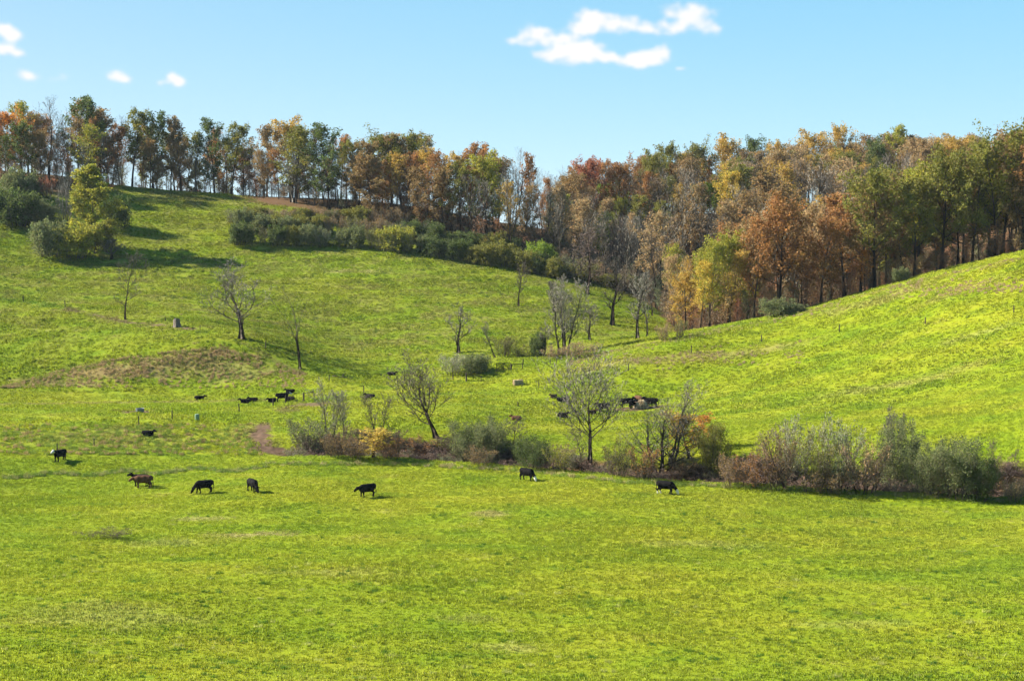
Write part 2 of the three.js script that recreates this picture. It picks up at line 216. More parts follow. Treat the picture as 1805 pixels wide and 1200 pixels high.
// ------------------------------------------------------------------ the ground sheet
{
  const pos = new Float32Array((NX + 1) * (ND + 1) * 3), uv = new Float32Array((NX + 1) * (ND + 1) * 2), idx = [];
  for (let j = 0; j <= ND; j++) for (let i = 0; i <= NX; i++) { const k = j * (NX + 1) + i, x = GX0 + i * ST, d = GD0 + j * ST; pos.set([x, HG[k], -d], k * 3); uv.set([(x - CX0) / (CX1 - CX0), (d - CD0) / (CD1 - CD0)], k * 2); }
  for (let j = 0; j < ND; j++) for (let i = 0; i < NX; i++) { const a = j * (NX + 1) + i, b = a + 1, c = a + NX + 1, e = c + 1; idx.push(a, b, c, b, e, c); }
  // outer ring out to the horizon, falling gently away
  const P = Array.from(pos), U = Array.from(uv), ring = [], edge = [];
  for (let i = 0; i <= NX; i++) edge.push([i, 0]); for (let j = 1; j <= ND; j++) edge.push([NX, j]); for (let i = NX - 1; i >= 0; i--) edge.push([i, ND]); for (let j = ND - 1; j >= 1; j--) edge.push([0, j]);
  const cx = 0, cd = (GD0 + GD1) / 2; let prev = edge.map(([i, j]) => j * (NX + 1) + i);
  for (const [s, drop] of [[1.25, 10], [2, 22], [5, 40], [9, 45]]) {
    const cur = edge.map(([i, j]) => { const x = GX0 + i * ST, d = GD0 + j * ST, k = P.length / 3, h = HG[j * (NX + 1) + i]; P.push(cx + (x - cx) * s, h * (s < 1.5 ? .8 : s < 3 ? .3 : 0) - drop, -(cd + (d - cd) * s)); U.push((x - CX0) / (CX1 - CX0), (d - CD0) / (CD1 - CD0)); return k; });
    for (let e = 0; e < edge.length; e++) { const f = (e + 1) % edge.length; idx.push(prev[e], cur[e], prev[f], prev[f], cur[e], cur[f]); }
    prev = cur;
  }
  const g = new THREE.BufferGeometry(); g.setAttribute('position', new THREE.Float32BufferAttribute(P, 3)); g.setAttribute('uv', new THREE.Float32BufferAttribute(U, 2)); g.setIndex(idx); g.computeVertexNormals();
  const o = single('pasture_ground', g, new THREE.MeshPhysicalMaterial({ map: groundTex, color: new THREE.Color().setRGB(.86, .86, .86), roughness: 1, specularIntensity: .1 }), 'rolling pasture hills with green grass and brown leaf litter', 'ground', undefined, 'structure');
}

// ------------------------------------------------------------------ mesh building
class MB {
  constructor() { this.p = []; this.n = []; this.c = []; this.i = []; }
  tube(path, rad, sides) {
    const m = path.length, up = new THREE.Vector3(), t = new THREE.Vector3(), a = new THREE.Vector3(), b = new THREE.Vector3(), base = this.p.length / 3;
    for (let k = 0; k < m; k++) {
      t.subVectors(path[Math.min(m - 1, k + 1)], path[Math.max(0, k - 1)]).normalize();
      up.set(Math.abs(t.y) > .9 ? 1 : 0, Math.abs(t.y) > .9 ? 0 : 1, 0); a.crossVectors(t, up).normalize(); b.crossVectors(t, a);
      for (let s = 0; s < sides; s++) { const q = s / sides * 6.28319, ca = Math.cos(q), sa = Math.sin(q), nx = a.x * ca + b.x * sa, ny = a.y * ca + b.y * sa, nz = a.z * ca + b.z * sa; this.p.push(path[k].x + nx * rad[k], path[k].y + ny * rad[k], path[k].z + nz * rad[k]); this.n.push(nx, ny, nz); }
    }
    for (let k = 0; k < m - 1; k++) for (let s = 0; s < sides; s++) { const q = (s + 1) % sides, A = base + k * sides + s, B = base + k * sides + q, C = A + sides, D = B + sides; this.i.push(A, C, B, B, C, D); }
  }
  tri(ax, ay, az, bx, by, bz, cx, cy, cz, col) {
    const base = this.p.length / 3, ux = bx - ax, uy = by - ay, uz = bz - az, vx = cx - ax, vy = cy - ay, vz = cz - az; let nx = uy * vz - uz * vy, ny = uz * vx - ux * vz, nz = ux * vy - uy * vx; const l = Math.hypot(nx, ny, nz) || 1; nx /= l; ny /= l; nz /= l;
    this.p.push(ax, ay, az, bx, by, bz, cx, cy, cz); for (let k = 0; k < 3; k++) { this.n.push(nx, ny, nz); if (col) this.c.push(col[0], col[1], col[2]); } this.i.push(base, base + 1, base + 2);
  }
  box(cx, cy, cz, sx, sy, sz, ry = 0, rz = 0) { const g = new THREE.BoxGeometry(sx, sy, sz); g.rotateZ(rz); g.rotateY(ry); g.translate(cx, cy, cz); const base = this.p.length / 3; this.p.push(...g.attributes.position.array); this.n.push(...g.attributes.normal.array); for (const k of g.index.array) this.i.push(base + k); }
  geo() { const g = new THREE.BufferGeometry(); g.setAttribute('position', new THREE.Float32BufferAttribute(this.p, 3)); g.setAttribute('normal', new THREE.Float32BufferAttribute(this.n, 3)); if (this.c.length === this.p.length) g.setAttribute('color', new THREE.Float32BufferAttribute(this.c, 3)); g.setIndex(this.i); return g; }
}

// ------------------------------------------------------------------ trees: a growing skeleton; trunk, branches, foliage as parts
const V = THREE.Vector3;
function growTree(o) {
  const r = rng(o.seed), paths = [], H = o.H, tmp = new V();
  const grow = (p, dir, len, r0, level, depthT) => {
    const n = level === 0 ? (o.tseg ?? 9) : level === 1 ? 6 : level === 2 ? 4 : 2, path = [p.clone()], rad = [r0], d = dir.clone(), st = len / n, wob = (o.wob ?? .18) * (level === 0 ? .45 : 1);
    for (let k = 1; k <= n; k++) {
      d.x += (r() - .5) * wob * 2; d.z += (r() - .5) * wob * 2; d.y += (r() - .5) * wob + (o.up ?? .1) * (level === 0 ? .4 : level === 1 ? 1 : .7); d.normalize();
      const q = path[k - 1].clone().addScaledVector(d, st); path.push(q);
      const t = k / n; rad.push(level === 0 ? r0 * (k === 1 ? .82 : lerp(.8, o.tipR ?? .12, Math.pow(t, .85))) : r0 * lerp(1, .28, t));
    }
    paths.push({ path, rad, level });
    if (level >= o.levels) return;
    const kids = level === 0 ? o.limbs : o.kids[level - 1], t0 = level === 0 ? o.start : (o.kstart ?? .22); let az = r() * 6.28;
    for (let k = 0; k < kids; k++) {
      const t = lerp(t0, level === 0 ? (o.end ?? .97) : .98, kids === 1 ? .6 : Math.pow(k / (kids - 1), o.dist ?? 1)) + (r() - .5) * .06, ft = clamp(t, 0.02, .985) * n, i = Math.floor(ft), q = path[i].clone().lerp(path[Math.min(n, i + 1)], ft - i), rr = lerp(rad[i], rad[Math.min(n, i + 1)], ft - i);
      az += 2.4 + (r() - .5) * 1.1;
      const td = path[Math.min(n, i + 1)].clone().sub(path[i]).normalize(), side = new V(Math.cos(az), 0, Math.sin(az)).addScaledVector(td, -(Math.cos(az) * td.x + Math.sin(az) * td.z)).normalize();
      const crown = (t - t0) / Math.max(.01, 1 - t0), ang = level === 0 ? lerp(o.ang[0], o.ang[1], crown) + (r() - .5) * .25 : (o.kang ?? .75) + (r() - .5) * .5;
      const cd = td.clone().multiplyScalar(Math.cos(ang)).addScaledVector(side, Math.sin(ang)); if (level > 0) cd.y += .12; cd.normalize();
      let L;
      if (level === 0) { const prof = o.shape === 'cone' ? 1 - .8 * crown : o.shape === 'vase' ? 1 - .25 * crown : o.shape === 'column' ? .7 + .3 * Math.sin(Math.PI * clamp(crown, 0, 1)) - .3 * crown : .45 + .75 * Math.sin(Math.PI * clamp(crown * .8 + .12, 0, 1)) - .25 * crown; L = H * o.limbLen * prof * (.75 + r() * .5); }
      else L = len * (o.ratio ?? .45) * (1 - .45 * t) * (.7 + r() * .6);
      grow(q, cd, L, Math.max(Math.min(rr * (level === 0 ? (o.limbR ?? .55) : .66), rr * .85), o.minR ?? .012), level + 1, t);
    }
  };
  grow(new V(0, 0, 0), new V(o.lean?.[0] ?? 0, 1, o.lean?.[1] ?? 0).normalize(), H * (o.trunk ?? .9), o.r, 0, 0);
  for (const s of o.stems ?? []) grow(new V(s[0], 0, s[1]), new V(s[2], 1, s[3]).normalize(), H * (o.trunk ?? .9) * (s[4] ?? 1), o.r * .85, 0, 0);
  // what it measures
  let top = 0; const rs = []; for (const q of paths) { for (const p of q.path) top = Math.max(top, p.y); if (q.level > 0) { const p = q.path[q.path.length - 1]; rs.push(Math.hypot(p.x, p.z)); } }
  rs.sort((a, b) => a - b); const wide = rs.length ? rs[Math.floor(rs.length * .86)] : 1;
  return { paths, top, wide };
}
function woodParts(sk, o) {
  const trunk = new MB(), br = new MB(), r = rng(o.seed + 91);
  for (const { path, rad, level } of sk.paths) {
    if (level === 0) { const rd = rad.slice(); rd[0] *= 1.2; trunk.tube(path, rd, o.sides ?? 7); }
    else if (level < (o.ribbon ?? 3)) br.tube(path, rad, level === 1 ? 4 : 3);
    else { const a = path[0], b = path[path.length - 1], w = (o.twig ?? .03), q = r() * 6.28; br.tri(a.x - w * Math.cos(q), a.y, a.z - w * Math.sin(q), a.x + w * Math.cos(q), a.y, a.z + w * Math.sin(q), b.x, b.y, b.z); }
  }
  return [trunk.geo(), br.geo()];
}
function leafGeo(sk, o) {   // leaf sprays set along the outer branches
  const m = new MB(), r = rng(o.seed + 7), L = o.leaf, anchors = [];
  for (const { path, level } of sk.paths) { if (level < (o.leafLevel ?? 2)) { if (level === 1) for (let k = 3; k < path.length; k++) anchors.push(path[k]); continue; } for (let k = 1; k < path.length; k++) anchors.push(path[k]); }
  for (let k = 0; k < (o.dome ?? 0); k++) { const th = r() * 6.28, cy = Math.pow(r(), .8), sy = Math.sqrt(1 - cy * cy), q = (.5 + .5 * Math.pow(r(), .4)) * (1 + .45 * noise(Math.cos(th) * sy * 2.4 + o.seed, Math.sin(th) * sy * 2.4 + cy * 3)); anchors.push(new V(Math.cos(th) * sy * sk.wide * q, .12 + cy * sk.top * .86 * q, Math.sin(th) * sy * sk.wide * q)); }
  const total = o.leaves, per = total / anchors.length, tint = [1, 1, 1];
  for (const a of anchors) {
    let n = Math.floor(per * (.4 + 1.2 * r()) + r()); const cl = .82 + .36 * r(), warm = (r() - .5) * .22;
    while (n-- > 0) {
      const R = (o.clump ?? .8) * Math.pow(r(), .45), th = r() * 6.28, cz = r() * 2 - 1, sz = Math.sqrt(1 - cz * cz), x = a.x + R * sz * Math.cos(th), y = a.y + R * cz * .75, z = a.z + R * sz * Math.sin(th);
      const s = L * (.6 + .8 * r()), q = r() * 6.28, tl = (r() - .5) * 2.2, c = Math.cos(q) * s, e = Math.sin(q) * s, k = cl * (.75 + .5 * r()); tint[0] = k * (1 + warm + (r() - .5) * .16); tint[1] = k * (1 + (r() - .5) * .08); tint[2] = k * (1 - warm * .5);
      m.tri(x - c * .5, y - tl * s * .25, z - e * .5, x + c * .5, y - tl * s * .1, z + e * .5, x - e * .45 * Math.cos(tl), y + s * .75 * Math.sin(Math.abs(tl) + .35), z + c * .45 * Math.cos(tl), tint);
    }
  }
  return m.geo();
}
const bark = (r, g, b) => new THREE.MeshStandardMaterial({ color: new THREE.Color().setRGB(r, g, b), roughness: .95 });
const BARK = { dark: bark(.085, .07, .055), brown: bark(.135, .108, .082), grey: bark(.21, .185, .15), pale: bark(.31, .28, .22), silver: bark(.34, .32, .28), pink: bark(.17, .12, .098), straw: bark(.26, .21, .12) };
const leafMat = (r, g, b, t = .48) => new THREE.MeshPhysicalMaterial({ color: new THREE.Color().setRGB(r, g, b), vertexColors: true, roughness: .95, specularIntensity: .25, transmission: t, thickness: 0, side: THREE.DoubleSide });
const LEAF = { olive: leafMat(.17, .165, .026), dark: leafMat(.085, .115, .026), rust: leafMat(.29, .145, .045), brown: leafMat(.235, .155, .058), gold: leafMat(.40, .265, .05), yellow: leafMat(.50, .36, .05), orange: leafMat(.50, .21, .035), red: leafMat(.31, .115, .06), bright: leafMat(.19, .26, .022), silver: leafMat(.30, .31, .17), grey: leafMat(.145, .165, .06), tan: leafMat(.34, .235, .105), ygreen: leafMat(.27, .265, .03) };

// forest kinds: a few skeletons each, shared by their copies
const protos = { fine: [], tall: [], broad: [], cone: [], bare: [], sparse: [], shrub: [], thicket: [], sapling: [] };
{
  const add = (kind, o) => { const sk = growTree(o), [trunk, branches] = woodParts(sk, o); protos[kind].push({ trunk, branches, leaves: o.leaves ? leafGeo(sk, o) : null, top: sk.top, wide: sk.wide }); };
  for (let k = 0; k < 4; k++) add('tall', { seed: 100 + k * 13, H: 24, r: .34, trunk: .92, limbs: 17, start: .2 + .08 * (k % 3), limbLen: .22, ang: [1.25, .5], levels: 2, kids: [5], up: .1, wob: .2, ratio: .55, ribbon: 3, leaves: 4600, leaf: .44, clump: 1.0, leafLevel: 2, sides: 5 });
  for (let k = 0; k < 3; k++) add('broad', { seed: 200 + k * 17, H: 24, r: .42, trunk: .8, limbs: 15, start: .3, limbLen: .34, ang: [1.15, .45], levels: 2, kids: [7], up: .12, wob: .22, ratio: .5, ribbon: 3, leaves: 6200, leaf: .44, clump: 1.1, leafLevel: 2, sides: 6 });
  for (let k = 0; k < 2; k++) add('cone', { seed: 300 + k * 19, H: 18, r: .24, trunk: .95, limbs: 24, start: .14, limbLen: .24, ang: [1.3, .6], levels: 2, kids: [5], up: .06, shape: 'cone', wob: .14, ratio: .45, ribbon: 3, leaves: 3200, leaf: .38, clump: .7, leafLevel: 2, sides: 5 });
  for (let k = 0; k < 5; k++) add('bare', { seed: 400 + k * 23, H: 22, r: .26, trunk: .95, limbs: 18, start: .3 + .06 * (k % 3), limbLen: .2, ang: [.95, .45], levels: 3, kids: [5, 5], up: .16, wob: .2, ratio: .5, ribbon: 3, twig: .045, sides: 5, shape: 'oak' });
  for (let k = 0; k < 4; k++) add('sparse', { seed: 500 + k * 29, H: 20, r: .24, trunk: .93, limbs: 17, start: .26 + .06 * (k % 2), limbLen: .22, ang: [1.05, .5], levels: 3, kids: [5, 3], up: .13, wob: .22, ratio: .52, ribbon: 3, twig: .035, leaves: 2600, leaf: .38, clump: .9, leafLevel: 2, sides: 5 });
  const stemsOf = (n, R, lean, seed) => { const r = rng(seed); return Array.from({ length: n }, () => { const a = r() * 6.28, q = R * Math.sqrt(r()); return [Math.cos(a) * q, Math.sin(a) * q, Math.cos(a) * lean * (.3 + r()), Math.sin(a) * lean * (.3 + r()), .55 + .5 * r()]; }); };
  for (let k = 0; k < 4; k++) add('shrub', { seed: 600 + k * 31, H: 5, r: .05, trunk: .75, limbs: 7, start: .2, limbLen: .26, ang: [.9, .5], levels: 2, kids: [4], up: .12, wob: .3, ratio: .55, ribbon: 2, twig: .012, leaves: 7500, leaf: .22, clump: .5, leafLevel: 3, dome: 420, tseg: 5, sides: 4, stems: stemsOf(16, 1.5, .55, 61 + k) });
  for (let k = 0; k < 3; k++) add('fine', { seed: 650 + k * 33, H: 5, r: .05, trunk: .8, limbs: 8, start: .15, limbLen: .3, ang: [.9, .45], levels: 3, kids: [4, 3], up: .13, wob: .3, ratio: .55, ribbon: 2, twig: .016, leaves: 15000, leaf: .115, clump: .5, leafLevel: 2, dome: 300, tseg: 5, sides: 4, stems: stemsOf(12, 1.4, .6, 65 + k) });
  for (let k = 0; k < 4; k++) add('thicket', { seed: 700 + k * 37, H: 5, r: .05, trunk: .85, limbs: 9, start: .12, limbLen: .28, ang: [.85, .4], levels: 3, kids: [5, 4], up: .14, wob: .32, ratio: .55, ribbon: 2, twig: .024, leaves: 2000, leaf: .17, clump: .38, leafLevel: 2, dome: 160, tseg: 5, sides: 4, minR: .008, stems: stemsOf(11, 1.3, .6, 71 + k) });
  for (let k = 0; k < 3; k++) add('sapling', { seed: 800 + k * 41, H: 7, r: .055, trunk: .95, limbs: 14, start: .18, limbLen: .24, ang: [.95, .5], levels: 2, kids: [4], up: .14, wob: .24, ratio: .5, ribbon: 2, twig: .014, leaves: 900, leaf: .2, clump: .5, leafLevel: 2, tseg: 6, sides: 4, stems: k ? stemsOf(2, .6, .3, 81 + k) : [] });
}
let turnSeed = rng(909);
function plant(kind, variant, barkName, leafName, name, label, category, x, d, H, W, group, sink = .15) {   // one tree or bush, H high and W wide
  const q = protos[kind][variant % protos[kind].length], g = thing(name, label, category, x, ground(x, d) - sink, d, turnSeed() * 6.28, group), sy = (H + sink) / (q.top + (q.leaves ? .4 : 0)), sx = W ? W / 2 / (q.wide + (q.leaves ? .3 : 0)) : sy;
  g.scale.set(sx, sy, sx);
  const tree = category === 'tree';
  mesh(tree ? 'trunk' : 'stems', q.trunk, BARK[barkName], g);
  mesh(leafName ? 'branches' : (tree ? 'crown' : 'twigs'), q.branches, BARK[barkName], g);
  if (leafName && q.leaves) mesh(tree ? 'crown' : 'foliage', q.leaves, LEAF[leafName], g);
  return g;
}

// ------------------------------------------------------------------ the woods
const SKY = [[-150, 170], [0, 168], [40, 182], [75, 200], [110, 175], [145, 168], [180, 182], [205, 205], [240, 190], [270, 200], [300, 222], [320, 205], [350, 232], [390, 210], [430, 225], [450, 230], [500, 210], [545, 214], [575, 222], [610, 232], [640, 245], [670, 226], [730, 226], [770, 250], [830, 254], [880, 264], [900, 262], [925, 280], [945, 290], [1000, 282], [1050, 274], [1100, 274], [1130, 268], [1200, 246], [1240, 243], [1280, 240], [1320, 242], [1360, 242], [1420, 228], [1470, 220], [1520, 228], [1545, 244], [1575, 224], [1620, 238], [1700, 236], [1740, 220], [1805, 202], [1950, 186]];
const EDGE = [[1180, 480], [1210, 440], [1250, 408], [1290, 398], [1330, 350], [1380, 340], [1420, 354], [1470, 350], [1500, 318], [1540, 288], [1600, 288], [1650, 258], [1700, 262], [1740, 222], [1805, 204], [1950, 190]];
const placed = [];
const far2 = (x, d) => placed.every(([a, b, c]) => Math.hypot(a - x, b - d) > c);
// trees one can point to: column, distance beyond the wood's edge, row of the top, width in picture points, kind, variant, bark, leaves, name, label
const stand = [
  [14, 14, 184, 70, 'broad', 0, 'brown', 'orange', 'orange_tree', 'orange leafed tree at the left end of the ridge wood'],
  [35, 26, 178, 60, 'tall', 1, 'brown', 'ygreen', 'olive_tree', 'yellow-green topped tree behind the leftmost orange tree'],
  [85, 14, 168, 58, 'bare', 0, 'grey', null, 'bare_tree', 'tall bare grey tree rising above the left end of the ridge wood'],
  [118, 18, 188, 46, 'bare', 1, 'grey', null, 'bare_tree', 'bare tree just left of the dark-green topped ridge tree'],
  [150, 22, 166, 72, 'tall', 0, 'dark', 'dark', 'green_tree', 'highest dark green tree on the left part of the ridge'],
  [150, 8, 215, 70, 'sparse', 0, 'grey', 'ygreen', 'olive_tree', 'thin yellow-green tree in front of the highest dark ridge tree'],
  [232, 8, 186, 66, 'tall', 2, 'dark', 'olive', 'green_tree', 'tall olive-green tree where the open ridge begins, left of its twin'],
  [268, 10, 194, 54, 'tall', 3, 'dark', 'dark', 'green_tree', 'dark green tree standing close right of the tall olive ridge tree'],
  [318, 10, 203, 56, 'tall', 1, 'brown', 'brown', 'brown_tree', 'bronze-brown tree between the two green clumps on the open ridge'],
  [378, 8, 207, 56, 'tall', 0, 'dark', 'dark', 'green_tree', 'dark green tree, left half of the green clump on the open ridge'],
  [408, 6, 212, 64, 'tall', 2, 'dark', 'olive', 'green_tree', 'leafy olive tree right of the dark green clump on the open ridge'],
  [470, 12, 218, 62, 'tall', 1, 'brown', 'brown', 'brown_tree', 'brown-leaved tree left of the golden topped ridge tree'],
  [512, 26, 204, 80, 'broad', 1, 'brown', 'gold', 'golden_tree', 'golden topped tree showing behind the green ones on mid ridge'],
  [520, 8, 222, 72, 'tall', 3, 'dark', 'olive', 'green_tree', 'shaggy dark olive tree in front of the golden ridge top'],
  [580, 8, 216, 74, 'tall', 0, 'dark', 'dark', 'green_tree', 'dark green flat topped tree above the small lit gap on the ridge'],
  [632, 10, 243, 70, 'tall', 2, 'brown', 'brown', 'brown_tree', 'brown oak between the flat topped green tree and the round olive one'],
  [690, 24, 219, 96, 'broad', 0, 'dark', 'olive', 'green_tree', 'broad round olive tree topping the middle of the ridge wood'],
  [730, 30, 226, 80, 'broad', 2, 'dark', 'olive', 'green_tree', 'olive tree merging with the right side of the round ridge tree'],
  [690, 10, 265, 60, 'sparse', 1, 'grey', 'gold', 'golden_tree', 'thin golden tree in front of the round olive ridge tree'],
  [825, 28, 250, 80, 'tall', 1, 'brown', 'rust', 'rust_tree', 'rust-red tree on the ridge left of the saddle'],
  [858, 14, 264, 76, 'broad', 1, 'dark', 'ygreen', 'golden_tree', 'yellow-gold round tree near the saddle of the ridge'],
  [905, 20, 254, 44, 'bare', 2, 'grey', null, 'bare_tree', 'bare grey tree standing up in the saddle of the ridge'],
  [934, 22, 268, 36, 'tall', 3, 'brown', 'rust', 'rust_tree', 'narrow rust tree alone in the saddle of the ridge'],
  [1040, 70, 272, 70, 'broad', 2, 'brown', 'red', 'red_tree', 'dull red topped tree on the skyline right of the saddle'],
  [1090, 74, 270, 70, 'broad', 0, 'brown', 'rust', 'rust_tree', 'rust oak on the skyline left of the green skyline clump'],
  [1010, 55, 300, 70, 'broad', 1, 'brown', 'brown', 'brown_tree', 'brown oak low in the dip right of the saddle'],
  [1150, 110, 262, 60, 'broad', 1, 'dark', 'olive', 'green_tree', 'leftmost olive tree of the green skyline clump above the hollow'],
  [1185, 118, 246, 64, 'broad', 2, 'dark', 'olive', 'green_tree', 'middle olive tree of the green skyline clump above the hollow'],
  [1222, 118, 238, 64, 'broad', 0, 'dark', 'olive', 'green_tree', 'tallest olive tree of the green skyline clump above the hollow'],
  [1280, 140, 234, 70, 'broad', 1, 'brown', 'gold', 'golden_tree', 'pale gold round tree on the skyline beside the green clump'],
  [1322, 165, 236, 70, 'broad', 2, 'dark', 'dark', 'green_tree', 'dark green skyline tree right of the pale gold round tree'],
  [1250, 118, 280, 36, 'cone', 0, 'brown', 'orange', 'orange_tree', 'bright orange cone-shaped tree below the pale gold skyline tree'],
  [1298, 112, 284, 60, 'broad', 0, 'brown', 'yellow', 'yellow_tree', 'yellow-green round tree right of the orange cone-shaped tree'],
  [1262, 98, 316, 44, 'broad', 2, 'brown', 'bright', 'green_tree', 'small bright green tree just under the orange cone-shaped tree'],
  [1070, 40, 320, 40, 'broad', 1, 'brown', 'bright', 'green_tree', 'lone bright green crown in the grey middle of the hillside wood'],
  [1092, 44, 338, 40, 'broad', 0, 'brown', 'ygreen', 'olive_tree', 'low yellow-green crown right of the lone bright green crown'],
  [1370, 150, 248, 60, 'broad', 0, 'brown', 'tan', 'tan_tree', 'peach-tan tree on the far hillside right of the dark skyline tree'],
  [1425, 170, 226, 70, 'broad', 1, 'brown', 'gold', 'golden_tree', 'left one of the golden pair on the right-hand skyline'],
  [1470, 172, 214, 64, 'broad', 2, 'brown', 'gold', 'golden_tree', 'right one of the golden pair on the right-hand skyline'],
  [1500, 150, 250, 70, 'broad', 0, 'dark', 'olive', 'green_tree', 'olive tree under the golden pair on the far hillside'],
  [1545, 160, 238, 50, 'broad', 1, 'dark', 'dark', 'green_tree', 'dark green tree at the notch in the right-hand skyline'],
  [1578, 172, 218, 50, 'tall', 0, 'dark', 'ygreen', 'olive_tree', 'yellow-green tree standing up right of the skyline notch'],
  [1620, 168, 236, 80, 'broad', 2, 'brown', 'tan', 'tan_tree', 'tan tree on the far skyline left of the big front oaks'],
  [1680, 172, 234, 80, 'broad', 1, 'brown', 'gold', 'golden_tree', 'dull gold tree on the far skyline behind the big front oaks'],
  [1252, 6, 404, 66, 'broad', 0, 'grey', 'ygreen', 'yellow_tree', 'yellow-green tree at the left foot of the right-hand wood'],
  [1235, 4, 455, 46, 'sparse', 1, 'grey', 'yellow', 'yellow_tree', 'small yellow tree at the left tip of the right-hand wood'],
  [1285, 3, 440, 58, 'sparse', 2, 'grey', 'gold', 'golden_tree', 'thin golden tree in front of the yellow-green tree by the hill crest'],
  [1378, 3, 336, 112, 'broad', 1, 'dark', 'rust', 'rust_tree', 'large orange-rust oak with a stout trunk on the hill crest'],
  [1330, 6, 372, 80, 'broad', 2, 'brown', 'rust', 'rust_tree', 'rust oak left of the large stout-trunked one on the crest'],
  [1448, 3, 362, 90, 'broad', 0, 'brown', 'rust', 'rust_tree', 'pinkish rust oak right of the large stout-trunked one on the crest'],
  [1420, 14, 356, 70, 'tall', 1, 'brown', 'tan', 'tan_tree', 'tan-olive tree between the two big rust oaks'],
  [1542, 3, 286, 122, 'broad', 2, 'dark', 'olive', 'green_tree', 'big round olive oak at the front of the right-hand wood'],
  [1612, 4, 288, 100, 'broad', 0, 'dark', 'olive', 'green_tree', 'leaning olive oak right of the big round one'],
  [1580, 12, 300, 80, 'tall', 2, 'brown', 'brown', 'brown_tree', 'bronze oak behind the big round olive one'],
  [1660, 5, 252, 96, 'broad', 1, 'dark', 'olive', 'green_tree', 'high olive oak in the middle of the right-hand front row'],
  [1715, 8, 258, 90, 'broad', 2, 'dark', 'ygreen', 'olive_tree', 'yellowish oak second from the right end of the front row'],
  [1755, 5, 214, 100, 'broad', 0, 'dark', 'olive', 'green_tree', 'tall olive-bronze oak near the right edge of the picture'],
  [1800, 9, 200, 100, 'broad', 1, 'dark', 'olive', 'green_tree', 'tallest oak, cut by the right edge of the picture'],
  [1525, 2, 440, 40, 'sparse', 0, 'brown', 'orange', 'orange_tree', 'small orange sapling tree beneath the big round olive oak'],
  [1300, 2, 512, 30, 'sapling', 1, 'brown', 'red', 'red_tree', 'small dark red tree at the foot of the crest wood'],
];
const seen = [];
const woodsGroup = (px) => px < 960 ? 'ridge' : px < 1200 ? 'hollow' : 'right';
for (const [px, beyond, top, w, kind, v, bk, lf, name, label] of stand) {
  let d = frontOf(px) + beyond; const most = w < 46 && beyond > 30 ? 15 : beyond < 35 ? 30 : 25;
  while (heightFor(top, d) - column(px, d).h > most && d < 472) d += 2;
  const c = column(px, d), H = heightFor(top, d) - c.h; placed.push([c.x, d, 2.6]); seen.push([px, w, top, d]);
  plant(kind, v, bk, lf, name, label, 'tree', c.x, d, Math.max(3, H), w / c.s, undefined, .3);
}
